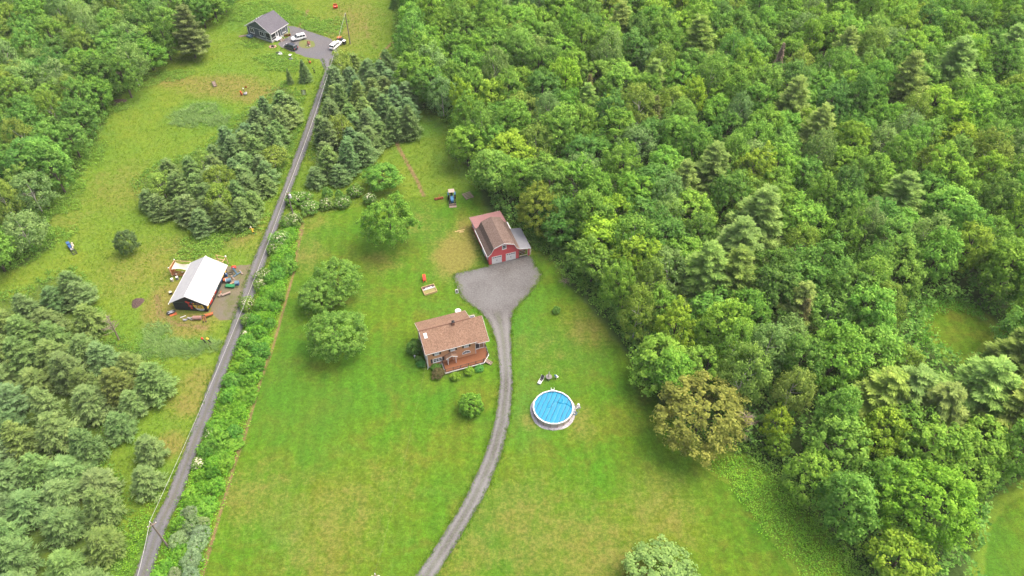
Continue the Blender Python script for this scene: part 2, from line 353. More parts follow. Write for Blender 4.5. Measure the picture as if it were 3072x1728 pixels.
me = np_mesh('ground', gv, gf, ground_mat(), None, dict(lawn=a_lawn.ravel(), wood=a_wood.ravel(), dry=a_dry.ravel(), dirt=a_dirt.ravel(), lush=a_lush.ravel()))
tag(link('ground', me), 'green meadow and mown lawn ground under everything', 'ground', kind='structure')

# ------------------------------------------------------------------ roads
def gravel_mat(name, c1, c2, c3, moss, rut):
    t = NT(name)
    big = t.mapr(t.noise(0.09, 5, 0.65), 0.38, 0.62); sp = t.mapr(t.noise(2.6, 5, 0.8), 0.40, 0.66); gr = t.mapr(t.noise(9, 3, 0.7), 0.3, 0.7)
    col = t.mix(big, c1, c2); col = t.mix(t.math('MULTIPLY', sp, 0.5), col, c3)
    ac = t.attr('across'); ed = t.math('ABSOLUTE', ac)
    j = t.math('SUBTRACT', t.noise(0.8, 6, 0.7), 0.5)
    if rut:
        trk = t.mapr(t.math('ABSOLUTE', t.math('SUBTRACT', ed, 0.52)), 0.05, 0.3, 0.4, 0.0, True)
        col = t.mix(t.math('MULTIPLY', trk, t.attr('rut')), col, c3)
        mid = t.mapr(t.math('ADD', ed, t.math('MULTIPLY', j, 0.6)), 0.05, 0.3, rut, 0.0, True)
        col = t.mix(t.math('MULTIPLY', mid, t.attr('rut')), col, moss)
    else: col = t.mix(t.mapr(t.noise(.3, 6, .7), .48, .66, 0, .75, True), col, moss)
    e = t.mapr(t.math('ADD', ed, t.math('MULTIPLY', j, 0.8)), 0.84, 1.04, 0.0, 1.0, True)
    col = t.mix(e, col, moss)
    col = t.mix(1.0, col, t.mapr(gr, 0, 1, 0.8, 1.2), 'MULTIPLY')
    t.base(col, 0.95); t.bump(sp, 0.6, 0.03)
    return t.m
M['drive_gravel'] = gravel_mat('pale_gravel', (0.100, 0.099, 0.098), (0.056, 0.052, 0.050), (0.165, 0.163, 0.160), (0.06, 0.085, 0.018), 0.25)
M['road_gravel'] = gravel_mat('blue_grey_gravel', (0.080, 0.080, 0.089), (0.090, 0.084, 0.083), (0.132, 0.130, 0.137), (0.075, 0.085, 0.025), 0.32)
M['apron_gravel'] = gravel_mat('mossy_gravel', (0.088, 0.082, 0.076), (0.105, 0.090, 0.050), (0.132, 0.119, 0.086), (0.07, 0.085, 0.02), 0.0)
def strip(name, rows, mat, z, sub=24, nac=8, label=None):
    pts = []
    for i in range(len(rows)-1):
        for k in range(sub):
            f = k/sub; p0 = rows[max(i-1, 0)]; p1 = rows[i]; p2 = rows[i+1]; p3 = rows[min(i+2, len(rows)-1)]
            def cr(a, b, c, d): return 0.5*((2*b)+(c-a)*f+(2*a-5*b+4*c-d)*f*f+(3*b-a-3*c+d)*f**3)
            pts.append(tuple(cr(p0[q], p1[q], p2[q], p3[q]) for q in range(3)))
    pts.append(rows[-1]); vs = []; ac = []; ru = []; seed = len(rows)
    for i, (a, b, y) in enumerate(pts):
        A, B = V(a, y), V(b, y); L = (B-A).length; ru.append(1.0 if L < 5 else max(0.0, 1-(L-5)/3))
        ja = .06*math.sin(A.y*.7+seed)+.03*math.sin(A.y*2.9+1)+rnd.uniform(-.04, .04); jb = .06*math.sin(A.y*.8+2+seed)+.03*math.sin(A.y*2.6)+rnd.uniform(-.04, .04)
        for k in range(nac+1):
            q = k/nac; e = ja*(1-q)**3*-1/L+jb*q**3/L
            p = A.lerp(B, q+e); vs.append((p.x, p.y, z)); ac.append(2*q-1)
    n = nac+1; J = np.arange(len(pts)*n).reshape(len(pts), n)
    f = np.stack([J[:-1, :-1].ravel(), J[:-1, 1:].ravel(), J[1:, 1:].ravel(), J[1:, :-1].ravel()], 1)
    o = link(name, np_mesh(name, np.array(vs), f, mat, None, dict(across=np.array(ac), rut=np.repeat(ru, nac+1))))
    return tag(o, label, 'road', kind='structure')
def patch(name, vpts, mat, z, label):
    p = [V(x, y) for x, y in vpts]; out = []
    for i in range(len(p)):
        a, b = p[i], p[(i+1) % len(p)]; m = max(1, int((b-a).length/0.7))
        for k in range(m):
            q = a.lerp(b, k/m); out.append((q.x+rnd.uniform(-.2, .2), q.y+rnd.uniform(-.2, .2)))
    c = (sum(q[0] for q in out)/len(out), sum(q[1] for q in out)/len(out))
    mb = MB(); mb.add([(x, y, z) for x, y in out], [tuple(range(len(out)))])
    return tag(mb.build(name, mat), label, 'road', kind='structure')
patch('parking_area', [(722, 64), (745, 67), (781, 80), (809, 89), (832, 98), (852, 122), (850, 146), (838, 167), (818, 176), (804, 150), (768, 142), (740, 132), (712, 120), (697, 113), (709, 102), (733, 88), (728, 75)], M['road_gravel'], 0.010, 'grey gravel turning area in front of the slate grey cottage')
strip('road', ROAD_V, M['road_gravel'], 0.022, label='long grey gravel lane running past the black workshop')
strip('driveway', DRIVE_V, M['drive_gravel'], 0.016, label='curving pale gravel driveway leading to the red barn')
def sz(x, y): return (402.5+x/5.4, 620.5+y/5.4)
patch('workshop_yard', [sz(*q) for q in ((860, 275), (1000, 262), (1180, 245), (1260, 225), (1350, 160), (1300, 330), (1230, 520), (1080, 850), (1010, 1000), (960, 1005), (800, 990), (700, 905), (690, 800), (770, 620), (860, 450))], M['apron_gravel'], 0.007, 'mossy gravel yard between workshop and lane')
isl = [(772+21*math.cos(a), 111+11*math.sin(a)) for a in np.linspace(0, 2*math.pi, 18, endpoint=False)]
M['turf'] = pm('rough_turf', (0.085, 0.12, 0.022), (0.12, 0.115, 0.045), 0.8, 0.95)
patch('grass_island', isl, M['turf'], 0.03, 'round grass island in the gravel turning area')

# ------------------------------------------------------------------ windows and other house parts
def window(parent, axis, plane, a0, a1, z0, z1, out, panes=2, frame=0.09, pane_mat='glass', name='window', rows=1):
    """a framed window set 4 cm proud of a wall; axis 'u': wall along x at y=plane, axis 'w': wall along y at x=plane; out = outward sign"""
    def bx(mb, b0, b1, c0, c1, d0, d1):
        lo, hi = sorted((plane+out*d0, plane+out*d1))
        return mb.box(b0, b1, lo, hi, c0, c1) if axis == 'u' else mb.box(lo, hi, b0, b1, c0, c1)
    f = MB()
    bx(f, a0, a1, z0, z0+frame, -.02, .05); bx(f, a0, a1, z1-frame, z1, -.02, .05)
    bx(f, a0, a0+frame, z0+frame, z1-frame, -.02, .05); bx(f, a1-frame, a1, z0+frame, z1-frame, -.02, .05)
    wdt = (a1-a0-2*frame)/panes
    for i in range(1, panes): bx(f, a0+frame+wdt*i-.04, a0+frame+wdt*i+.04, z0+frame, z1-frame, -.02, .045)
    for j in range(1, rows):
        zz = z0+frame+(z1-z0-2*frame)*j/rows; bx(f, a0+frame, a1-frame, zz-.025, zz+.025, -.02, .04)
    fo = f.build(name, M['white'], parent)
    for i in range(panes):
        g = MB(); bx(g, a0+frame+wdt*i, a0+frame+wdt*(i+1), z0+frame, z1-frame, -.01, .015); g.build('pane', M[pane_mat], fo)
    sl = MB(); bx(sl, a0-.04, a1+.04, z0-.06, z0, -.02, .09); sl.build('sill', M['white'], fo)
    return fo
def shutter(parent, u0, u1, z0, z1, y):
    mb = MB(); mb.box(u0, u1, y-.04, y+.01, z0, z1)
    n = 5
    for i in range(n):
        zz = z0+(z1-z0)*(i+.5)/n; mb.box(u0+.05, u1-.05, y-.06, y-.04, zz-.04, zz+.03)
    return mb.build('shutter', M['black'], parent)

# ------------------------------------------------------------------ brown house
h = root('house', 'two-storey cinnamon brown house with tan shingle roof beside the driveway', 'house', (-16.15, 90.75, 0), math.radians(18.8))
MB().box(-.04, 9.64, -.03, 7.74, 0, .28).box(9.5, 11.94, 1.03, 4.2, 0, .28).build('foundation', M['concrete'], h)
MB().prism([(0, .28), (7.7, .28), (7.7, 4.38), (3.85, 6.42), (0, 4.38)], 'x', 0, 9.6).build('wall', M['brown_siding'], h)
MB().prism([(1.0, .28), (4.2, .28), (4.2, 6.3), (3.85, 6.42), (1.0, 4.9)], 'x', 9.603, 11.9).build('wall', M['brown_siding'], h)
sl = (6.68-4.52)/4.25
MB().slab([(-.32, -.42, 4.5), (9.9, -.42, 4.5), (9.9, 3.85, 6.68), (-.32, 3.85, 6.68)], .14).build('roof', M['house_roof'], h)
MB().slab([(-.32, 3.853, 6.68), (9.9, 3.853, 6.68), (9.9, 8.1, 4.5), (-.32, 8.1, 4.5)], .14).build('roof', M['house_roof'], h)
MB().slab([(9.903, -.78, 4.315), (12.2, -.78, 4.315), (12.2, 3.85, 6.68), (9.903, 3.85, 6.68)], .14).build('roof', M['house_roof'], h)
r = MB().cb(4.8, 3.85, 6.70, 10.24, .16, .08).build('ridge_cap', pm('ridge_brown', (.12, .06, .04)), h)
fa = MB().box(-.3, 9.9, -.46, -.425, 4.39, 4.50).box(9.9, 12.2, -.82, -.785, 4.2, 4.31)
fa.build('gutter', M['white'], h)
for q in ([(-.35, -.42, 4.5), (-.322, -.42, 4.5), (-.322, 3.85, 6.68), (-.35, 3.85, 6.68)], [(-.35, 3.86, 6.68), (-.322, 3.86, 6.68), (-.322, 8.1, 4.5), (-.35, 8.1, 4.5)],
          [(12.203, -.78, 4.315), (12.23, -.78, 4.315), (12.23, 3.85, 6.68), (12.203, 3.85, 6.68)], [(9.903, 3.86, 6.68), (9.93, 3.86, 6.68), (9.93, 8.1, 4.5), (9.903, 8.1, 4.5)]):
    MB().slab(q, .2).build('rake_board', M['white'], h)
for x0, x1, y0, y1 in ((-.03, .09, -.03, .09), (9.55, 9.63, -.02, .06), (11.84, 11.93, .97, 1.06)):
    MB().box(x0, x1, y0, y1, .28, 4.3).build('corner_board', M['white'], h)
MB().tube((-.1, -.1, .1), (-.1, -.1, 4.3), .05).tube((-.1, -.1, .1), (-.25, -.4, .05), .05).build('downspout', M['white'], h)
c = MB().box(6.1, 6.6, 3.35, 3.85, 6.2, 7.25).build('chimney', pm('chimney_brick', (.22, .10, .06), (.15, .07, .05), 6), h)
MB().box(6.05, 6.65, 3.3, 3.9, 7.253, 7.33).tube((6.35, 3.6, 7.33), (6.35, 3.6, 7.6), .11).build('cap', M['black'], c)
zs = lambda w: 6.68-(3.85-w)*.5105
sk = MB(); y0, y1 = 2.35, 3.25
for a, b, c0, c1 in ((.35, .95, y0, y0+.1), (.35, .95, y1-.1, y1), (.35, .45, y0+.1, y1-.1), (.85, .95, y0+.1, y1-.1)):
    sk.slab([(a, c0, zs(c0)+.1), (b, c0, zs(c0)+.1), (b, c1, zs(c1)+.1), (a, c1, zs(c1)+.1)], .12)
so = sk.build('skylight', M['white'], h)
MB().slab([(.45, y0+.1, zs(y0+.1)+.07), (.85, y0+.1, zs(y0+.1)+.07), (.85, y1-.1, zs(y1-.1)+.07), (.45, y1-.1, zs(y1-.1)+.07)], .08).build('pane', pm('skylight_glass', (.3, .36, .36), rough=.2), so)
for a0, a1 in ((1.48, 2.38), (4.64, 5.54), (7.34, 8.24)):
    window(h, 'u', 0, a0, a1, 3.2, 4.02, -1, 2, .12, 'blind')
    shutter(h, a0-.38, a0-.05, 3.2, 4.02, -.01); shutter(h, a1+.05, a1+.38, 3.2, 4.02, -.01)
window(h, 'u', 0, 1.02, 2.86, 1.12, 2.24, -1, 3, .14, 'glass', rows=2)
shutter(h, .62, .96, 1.12, 2.24, -.01); shutter(h, 2.92, 3.25, 1.12, 2.24, -.01)
ar = MB(); N = 12; R0, R1 = .86, .74; cx, cz = 7.71, 1.45
for i in range(N):
    a, b = math.pi*i/N, math.pi*(i+1)/N
    ar.prism([(cx+R0*math.cos(a), cz+R0*math.sin(a)*.9), (cx+R0*math.cos(b), cz+R0*math.sin(b)*.9), (cx+R1*math.cos(b), cz+R1*math.sin(b)*.88), (cx+R1*math.cos(a), cz+R1*math.sin(a)*.88)], 'y', -.06, .02)
ar.box(cx-R0, cx+R0, -.07, .02, cz-.12, cz)
for a in (50, 90, 130):
    a = math.radians(a); ar.tube((cx, -.03, cz), (cx+R1*math.cos(a), -.03, cz+R1*math.sin(a)*.88), .025)
ao = ar.build('arched_window', M['white'], h)
MB().prism([(cx+R1*math.cos(math.pi*i/N), cz+R1*math.sin(math.pi*i/N)*.88) for i in range(N+1)], 'y', -.015, .01).build('pane', M['glass'], ao)
so = window(h, 'u', 1.0, 9.75, 11.6, .60, 2.28, -1, 2, .12, 'glass', 'sliding_door')
MB().box(10.75, 11.45, .965, .985, .72, 2.15).build('curtain', pm('tan_curtain', (.26, .17, .10)), so)
window(h, 'w', 0, 1.2, 2.2, 1.2, 2.3, -1, 2); window(h, 'w', 0, 4.6, 5.8, 1.2, 2.3, -1, 2); window(h, 'w', 0, 1.4, 2.3, 3.3, 4.1, -1, 2); window(h, 'w', 0, 5.2, 6.1, 3.3, 4.1, -1, 2)
# porch over the front door
po = MB()
po.slab([(3.42, -1.05, 2.47), (4.56, -1.05, 3.02), (4.56, .0, 3.02), (3.42, .0, 2.47)], .08).slab([(4.563, -1.05, 3.02), (5.7, -1.05, 2.47), (5.7, 0, 2.47), (4.563, 0, 3.02)], .08)
po = po.build('porch_roof', M['house_roof'], h)
MB().slab([(3.4, -1.09, 2.47), (4.56, -1.09, 3.04), (4.56, -1.053, 3.04), (3.4, -1.053, 2.47)], .16).slab([(4.56, -1.09, 3.04), (5.72, -1.09, 2.47), (5.72, -1.053, 2.47), (4.56, -1.053, 3.04)], .16).build('fascia', M['white'], po)
for x in (3.72, 5.3): MB().box(x, x+.13, -.98, -.85, .55, 2.44).build('post', M['white'], h)
d = MB().box(4.05, 4.13, -.06, .02, .56, 2.2).box(4.97, 5.05, -.06, .02, .56, 2.2).box(4.13, 4.97, -.06, .02, 2.1, 2.2).build('door', M['white'], h)
MB().box(4.13, 4.97, -.03, .01, .56, 2.1).build('panel', pm('door_orange_brown', (.42, .17, .07)), d)
# deck
DK = [(2.72, -.035), (2.72, -2.67), (10.38, -2.67), (11.86, -1.07), (11.92, .955), (9.66, .955), (9.66, -.035)]
MB().prism(DK, 'z', .43, .55).build('deck_floor', M['deck'], h)
e = MB()
def along(a, b, t0, t1, z0, z1, mb, off=.0):
    a, b = Vector(a), Vector(b); d = (b-a).normalized(); nrm = Vector((d.y, -d.x))
    q = [a+nrm*t0, b+nrm*t0, b+nrm*t1, a+nrm*t1]; mb.prism([(p.x, p.y) for p in q], 'z', z0, z1)
for i in range(4): along(DK[i], DK[i+1], .004, .09, .38, .56, e)
e.build('deck_fascia', M['white'], h)
lat = MB()
for i in range(1, 3): along(DK[i], DK[i+1], -.1, -.06, .0, .43, lat)
lat.build('deck_skirt', M['greywood'], h)
def railing(pts, step, skip=None):
    for i in range(len(pts)-1):
        a, b = Vector(pts[i]), Vector(pts[i+1]); L = (b-a).length; n = max(1, round(L/step))
        for k in range(n+(i == len(pts)-2)):
            p = a.lerp(b, k/n); MB().box(p.x-.045, p.x+.045, p.y-.045, p.y+.045, .55, 1.5).build('railing_post', M['black'], h)
        rl = MB()
        for zz in (.66, 1.44): along(a, b, -.03, .03, zz-.025, zz+.025, rl)
        n = int(L/.14)
        for k in range(1, n): p = a.lerp(b, k/n); rl.box(p.x-.008, p.x+.008, p.y-.008, p.y+.008, .66, 1.44)
        rl.build('railing', M['black'], h)
railing([(2.78, -.1), (2.78, -2.6), (10.34, -2.6), (10.55, -2.38)], 1.42)
railing([(11.25, -1.62), (11.79, -1.04), (11.85, .9)], 1.2)
sdir = Vector((.735, -.678)); edge = Vector((.678, .735)); s0 = Vector((10.62, -2.44))
for k in range(4):
    a = s0+sdir*(.03+.34*k); q = [a, a+edge*.85, a+edge*.85+sdir*.32, a+sdir*.32]; zz = .47-.115*k
    MB().prism([(p.x, p.y) for p in q], 'z', zz-.05, zz).build('stair_tread', M['greywood'], h)
st = MB()
for off in (.02, .83):
    a = s0+edge*off; b = a+sdir*1.4
    st.path([(a.x, a.y, .42), (b.x, b.y, .0)], [.05, .05], 4); st.path([(a.x, a.y, 1.45), (b.x, b.y, 1.0)], [.035, .035], 5); st.tube((b.x, b.y, 0), (b.x, b.y, 1.0), .04)
st.build('stair_rail', M['black'], h)
# rear landing
l = MB().prism([(9.95, 8.3), (12.1, 8.3), (12.1, 9.55), (9.95, 9.55)], 'z', .55, .65).build('rear_landing', pm('slate_decking', (.10, .10, .12)), h)
MB().box(9.95, 12.1, 9.56, 9.62, .5, .72).box(12.11, 12.17, 8.3, 9.62, .5, .72).build('edge_board', M['white'], l)
for x, y in ((10.1, 8.4), (11.9, 8.4), (11.9, 9.4)): MB().box(x, x+.1, y, y+.1, 0, .55).build('post', M['greywood'], l)
for k in range(2): MB().box(9.98, 10.6, 9.7+.5*k, 10.05+.5*k, .32-.18*k, .38-.18*k).box(10.0, 10.05, 9.72+.5*k, 10.03+.5*k, 0, .32-.18*k).box(10.53, 10.58, 9.72+.5*k, 10.03+.5*k, 0, .32-.18*k).build('step', pm('charcoal_step', (.06, .06, .07)), h)
t = root('patio_table', 'round white patio table behind the brown house roof', 'table', (h.matrix_basis @ Vector((9.35, 11.7, 0))))
MB().tube((0, 0, .70), (0, 0, .76), .62, .62, 20).build('tabletop', M['white'], t); MB().tube((0, 0, 0), (0, 0, .7), .05).tube((0, 0, 0), (0, 0, .05), .3).build('pedestal', M['white'], t)

# ------------------------------------------------------------------ barn
b = root('barn', 'red gambrel barn with two white garage doors and brown shingles', 'barn', (-4.99, 118.92, 0), math.radians(18.9))
GP = [(-.38, 2.78), (.45, 3.52), (1.08, 4.8), (3.36, 5.62), (5.62, 4.8), (6.25, 3.52), (7.05, 2.92)]
WP = [(0, 0), (6.75, 0), (6.75, 2.85), (6.2, 3.32), (5.52, 4.66), (3.36, 5.45), (1.18, 4.66), (.5, 3.32), (0, 2.88)]
MB().prism(WP, 'y', 0, 8.7).build('wall', M['red_siding'], b)
for i in range(len(GP)-1):
    (x0, z0), (x1, z1) = GP[i], GP[i+1]
    MB().slab([(x0, -.3, z0), (x1, -.3, z1), (x1, 8.95, z1), (x0, 8.95, z0)], .09).build('roof', M['barn_roof'], b)
tb = MB()
for i in range(len(GP)-1):
    (x0, z0), (x1, z1) = GP[i], GP[i+1]; tb.slab([(x0, -.345, z0+.03), (x1, -.345, z1+.03), (x1, -.303, z1+.03), (x0, -.303, z0+.03)], .2)
tb.slab([(7.05, -.345, 2.95), (9.55, -.345, 2.49), (9.55, -.303, 2.49), (7.05, -.303, 2.95)], .17)
tb.build('rake_board', M['white'], b)
for a0, a1 in ((.64, 2.92), (3.84, 6.12)):
    fr = MB().box(a0, a0+.12, -.05, .02, 0, 2.15).box(a1-.12, a1, -.05, .02, 0, 2.15).box(a0+.12, a1-.12, -.05, .02, 2.03, 2.15).build('garage_door', M['white'], b)
    for k in range(4):
        MB().box(a0+.123, a1-.123, -.02, .01, .02+k*.5, .5+k*.5).build('panel', M['white'], fr)
    wd = (a1-a0-.24)/4
    for k in range(4): MB().box(a0+.12+wd*k+.06, a0+.12+wd*(k+1)-.06, -.03, .0, 1.72, 1.92).build('pane', M['glass'], fr)
    c = (a0+a1)/2
    for x in (c-.1, c+.04): MB().box(x, x+.06, -.05, .0, .75, 1.1).build('handle', M['black'], fr)
window(b, 'u', 0, 3.0, 3.98, 3.72, 4.88, -1, 1, .14, 'glass', rows=2)
for x0, x1 in ((-.02, .1), (6.66, 6.77)): MB().box(x0, x1, -.025, .1, 0, 2.8).build('corner_board', pm('barn_corner_red', (.46, .07, .07)), b)
window(b, 'w', 0, .8, 1.7, .9, 2.0, -1, 1); window(b, 'w', 0, 6.6, 7.6, 1.0, 2.1, -1, 2)
dr = MB().box(-.06, .02, 2.7, 4.9, .05, 2.2).build('side_door', M['white'], b); MB().box(-.09, -.06, 3.75, 3.85, .1, 2.15).box(-.09, -.06, 2.75, 4.85, 1.1, 1.2).build('batten', M['white'], dr)
MB().box(-.5, -.39, -.25, 8.9, 2.66, 2.76).build('gutter', M['white'], b)
# rear shed
MB().prism([(8.703, 0), (13.2, 0), (13.2, 2.5), (8.703, 2.95)], 'x', .02, 6.7).build('shed_wall', M['red_siding'], b)
MB().slab([(-.35, 8.96, 3.12), (7.0, 8.96, 3.12), (7.0, 13.5, 2.62), (-.35, 13.5, 2.62)], .08).build('shed_roof', M['pink_metal'], b)
MB().box(-.38, -.352, 8.97, 13.5, 2.5, 2.62).box(-.38, 7.0, 13.503, 13.53, 2.45, 2.6).build('shed_trim', M['white'], b)
window(b, 'w', .02, 9.6, 10.5, 1.0, 2.1, -1, 2); window(b, 'w', .02, 11.4, 12.3, 1.0, 2.1, -1, 2)
# lean-to
MB().slab([(7.06, -.3, 2.91), (9.6, -.3, 2.45), (9.6, 6.6, 2.45), (7.06, 6.6, 2.91)], .07).build('lean_to_roof', M['grey_metal'], b)
MB().box(7.06, 7.3, 6.65, 9.0, 2.82, 2.92).build('metal_flashing', M['white'], b)
MB().prism([(6.78, 2.1), (9.35, 2.1), (9.35, 2.38), (7.0, 2.8), (6.78, 2.8)], 'y', 0, .1).box(9.0, 9.35, .0, .1, 0, 2.1).box(6.78, 6.84, 0, .1, 0, 2.1).build('lean_to_wall', M['red_siding'], b)
MB().box(8.84, 8.99, -.02, .12, 0, 2.1).box(6.85, 8.83, -.03, .09, .38, .5).box(6.85, 8.83, -.02, .09, 2.0, 2.098).build('lean_to_frame', M['cream'], b)
for y in (2.2, 4.3, 6.4): MB().box(9.2, 9.34, y, y+.14, 0, 2.4).build('post', M['greywood'], b)
MB().box(6.8, 9.3, 6.42, 6.5, 0, 2.3).build('lean_to_back', M['greywood'], b)
def barn_at(u, w, z=0): return h_at(b, u, w, z)
def h_at(o, u, w, z=0): return Matrix.Translation(o.location) @ o.rotation_euler.to_matrix().to_4x4() @ Vector((u, w, z))
def logpile(name, label, loc, rz, nx_, nz_, L, r, mats):
    o = root(name, label, 'firewood', loc, rz)
    for i in range(nx_):
        for k in range(nz_-(i % 3 == 2)):
            x = (i-(nx_-1)/2)*r*2.02+(r if k % 2 else 0); rr = r*rnd.uniform(.8, 1.02)
            MB().tube((x, -L/2+rnd.uniform(-.05, .05), r+k*r*1.8), (x+rnd.uniform(-.02, .02), L/2+rnd.uniform(-.05, .05), r+k*r*1.8), rr, rr*.92, 6).build('log', mats[(i*7+k*3) % len(mats)], o)
    return o
logpile('firewood_stack', 'split firewood stacked under the grey lean-to of the barn', h_at(b, 7.75, 1.1), b.rotation_euler.z, 8, 6, .5, .11, [M['wood'], M['rust'], M['greywood'], M['cream']])
logpile('log_pile', 'pale split logs stacked outside the lean-to corner of the barn', h_at(b, 9.65, .55), b.rotation_euler.z+1.2, 5, 6, .42, .11, [M['cream'], M['greywood'], M['white']])

# ------------------------------------------------------------------ black workshop
s = root('workshop', 'black walled workshop with white metal roof and painted mural', 'workshop', (-69.47, 105.82, 0), math.radians(-5))
MB().prism([(0, 0), (6.95, 0), (6.95, 2.3), (3.4, 4.3), (0, 2.3)], 'y', 0, 11.3).build('wall', M['black_wall'], s)
MB().slab([(-.62, -.28, 2.2), (3.4, -.28, 4.5), (3.4, 11.6, 4.5), (-.62, 11.6, 2.2)], .1).build('roof', M['white_metal'], s)
MB().slab([(3.403, -.28, 4.5), (7.42, -.28, 2.2), (7.42, 11.6, 2.2), (3.403, 11.6, 4.5)], .1).build('roof', M['white_metal'], s)
MB().box(7.43, 7.52, -.3, 11.6, 2.05, 2.17).box(-.72, -.63, -.55, 11.6, 2.05, 2.17).build('gutter', M['white'], s)
MB().cb(3.4, 5.66, 4.52, .3, 11.9, .05).build('ridge_cap', M['white'], s)
MB().box(-.02, 3.0, -.03, 0, 2.26, 2.31).build('trim', pm('green_trim', (.08, .15, .10)), s)
def mural_set(name, parts, axis='y', plane=0.0, sign=-1):
    o = None
    for i, (mat, pts) in enumerate(parts):
        t0 = plane+sign*(.012+.007*i)
        x = MB().prism(pts, axis, min(plane, t0), max(plane, t0)).build(name if o is None else 'painted_shape', M[mat], o or s)
        o = o or x
face = [(4.15, 1.95), (4.6, 1.85), (5.2, 1.7), (5.75, 1.85), (6.15, 2.0), (6.3, 1.4), (6.35, .95), (5.9, .6), (5.2, .5), (4.7, .75), (4.3, 1.2)]
teeth = [(4.45, 1.0), (4.9, .85), (5.4, .75), (6.0, .82), (6.36, 1.0), (6.25, .5), (5.8, .22), (5.2, .22), (4.7, .5)]
parts = [('yellow', face), ('white', teeth)]
for k in range(3): parts.append(('black', [(4.75+.16*k, 1.2), (4.83+.16*k, 1.18), (4.83+.16*k, 1.6), (4.75+.16*k, 1.62)]))
for k in range(3): parts.append(('black', [(5.55+.16*k, 1.2), (5.63+.16*k, 1.22), (5.63+.16*k, 1.64), (5.55+.16*k, 1.62)]))
parts.append(('white', [(4.84, 1.22), (4.90, 1.22), (4.90, 1.6), (4.84, 1.6)])); parts.append(('white', [(5.64, 1.22), (5.70, 1.22), (5.70, 1.6), (5.64, 1.6)]))
for k in range(4): parts.append(('blue', [(4.9+.32*k, .42), (4.96+.32*k, .38), (4.98+.32*k, .6), (4.92+.32*k, .62)]))
mural_set('mural_face', parts)
mural_set('mural_figure', [('red', [(2.75, 2.75), (3.1, 2.95), (3.3, 2.7), (3.75, 2.6), (3.7, 2.35), (3.4, 2.3), (3.45, 1.9), (3.2, 1.9), (3.15, 2.35), (2.85, 2.4)])])
mural_set('mural_figure', [('red', [(3.1, 1.4), (3.35, 1.75), (3.8, 1.75), (4.05, 1.4), (3.8, 1.2), (3.85, .65), (3.5, .6), (3.45, 1.1)]), ('teal', [(3.3, 1.35), (3.55, 1.65), (3.8, 1.35), (3.6, 1.2)]), ('white', [(3.48, 1.42), (3.6, 1.55), (3.66, 1.4)])])
mural_set('mural_figure', [('blue', [(3.85, 2.75), (4.15, 2.7), (4.3, 2.5), (4.0, 2.35)]), ('red', [(4.1, 2.4), (4.35, 2.45), (4.25, 2.1), (4.05, 2.15)]), ('yellow', [(4.38, 2.4), (4.6, 2.4), (4.6, 2.15), (4.4, 2.2)])])
mural_set('mural_figure', [('rust', [(4.8, 2.25), (5.2, 2.45), (5.7, 2.15), (5.6, 1.98), (5.2, 2.15), (4.85, 2.08)]), ('cream', [(4.95, 2.2), (5.15, 2.33), (5.1, 2.12)]), ('cream', [(5.3, 2.28), (5.5, 2.16), (5.35, 2.1)])])
for y, z, ma, mb2 in ((.6, 1.3, 'yellow', 'orange'), (1.9, 1.2, 'red', 'rust'), (2.6, 1.1, 'red', 'cream'), (3.9, 1.2, 'rust', 'white'), (4.9, 1.35, 'red', 'white'), (5.7, 1.4, 'teal', 'green'), (8.3, 1.3, 'blue', 'white'), (9.4, 1.5, 'yellow', 'orange')):
    w_ = rnd.uniform(.35, .5)
    mural_set('mural_panel', [(ma, [(y-w_, z-.7), (y+w_, z-.55), (y+w_*.9, z+.6), (y-w_*.7, z+.5)]), (mb2, [(y-w_*.4, z-.3), (y+w_*.4, z-.3), (y+w_*.5, z+.3), (y, z+.4)])], 'x', 6.95, 1)
# canvas shade and its posts
aw = root('shade_canopy', 'cream canvas shade sail on wooden posts behind the workshop', 'canopy', h_at(s, 0, 0), s.rotation_euler.z)
mb = MB(); n = 8; q = [Vector((-3.95, 11.35, 2.3)), Vector((-4.05, 9.3, 2.1)), Vector((-.72, 9.4, 2.0)), Vector((-.72, 11.1, 2.25))]
for i in range(n+1):
    for j in range(n+1):
        a, c2 = i/n, j/n; p = q[0].lerp(q[1], a).lerp(q[3].lerp(q[2], a), c2)
        pull = .35*math.sin(math.pi*c2)*(1-2*a)
        mb.v.append((p.x, p.y-pull, p.z-.35*math.sin(math.pi*a)*math.sin(math.pi*c2)))
mb.f = [(i*(n+1)+j, i*(n+1)+j+1, (i+1)*(n+1)+j+1, (i+1)*(n+1)+j) for i in range(n) for j in range(n)]
mb.build('canvas', M['cream'], aw, True)
for x, y in ((-4.2, 11.7), (-4.45, 9.2)):
    po = MB().box(x-.08, x+.08, y-.08, y+.08, 0, 2.6).build('post', M['wood'], aw); MB().ell((x, y, 2.68), (.13, .13, .12)).build('finial', M['white'], po)
MB().tube((-4.2, 11.7, 2.4), (-.6, 11.7, 2.35), .06).tube((-4.2, 11.7, 2.5), (-4.45, 9.2, 2.4), .06).build('beam', M['wood'], aw)
for k in range(5): MB().box(-4.5+.0, -4.4, 9.3+k*.5, 9.7+k*.5, .3, 2.3).build('side_board', pm('orange_board', (.42, .18, .06), (.3, .11, .04), 5), aw)
pg = root('pergola_frame', 'bare timber frame with round finial behind the workshop gable', 'frame', h_at(s, 0, 0), s.rotation_euler.z)
for x, y in ((3.9, 12.9), (6.1, 12.4), (6.3, 13.9), (4.0, 14.3)): MB().box(x-.07, x+.07, y-.07, y+.07, 0, 2.3).build('post', M['wood'], pg)
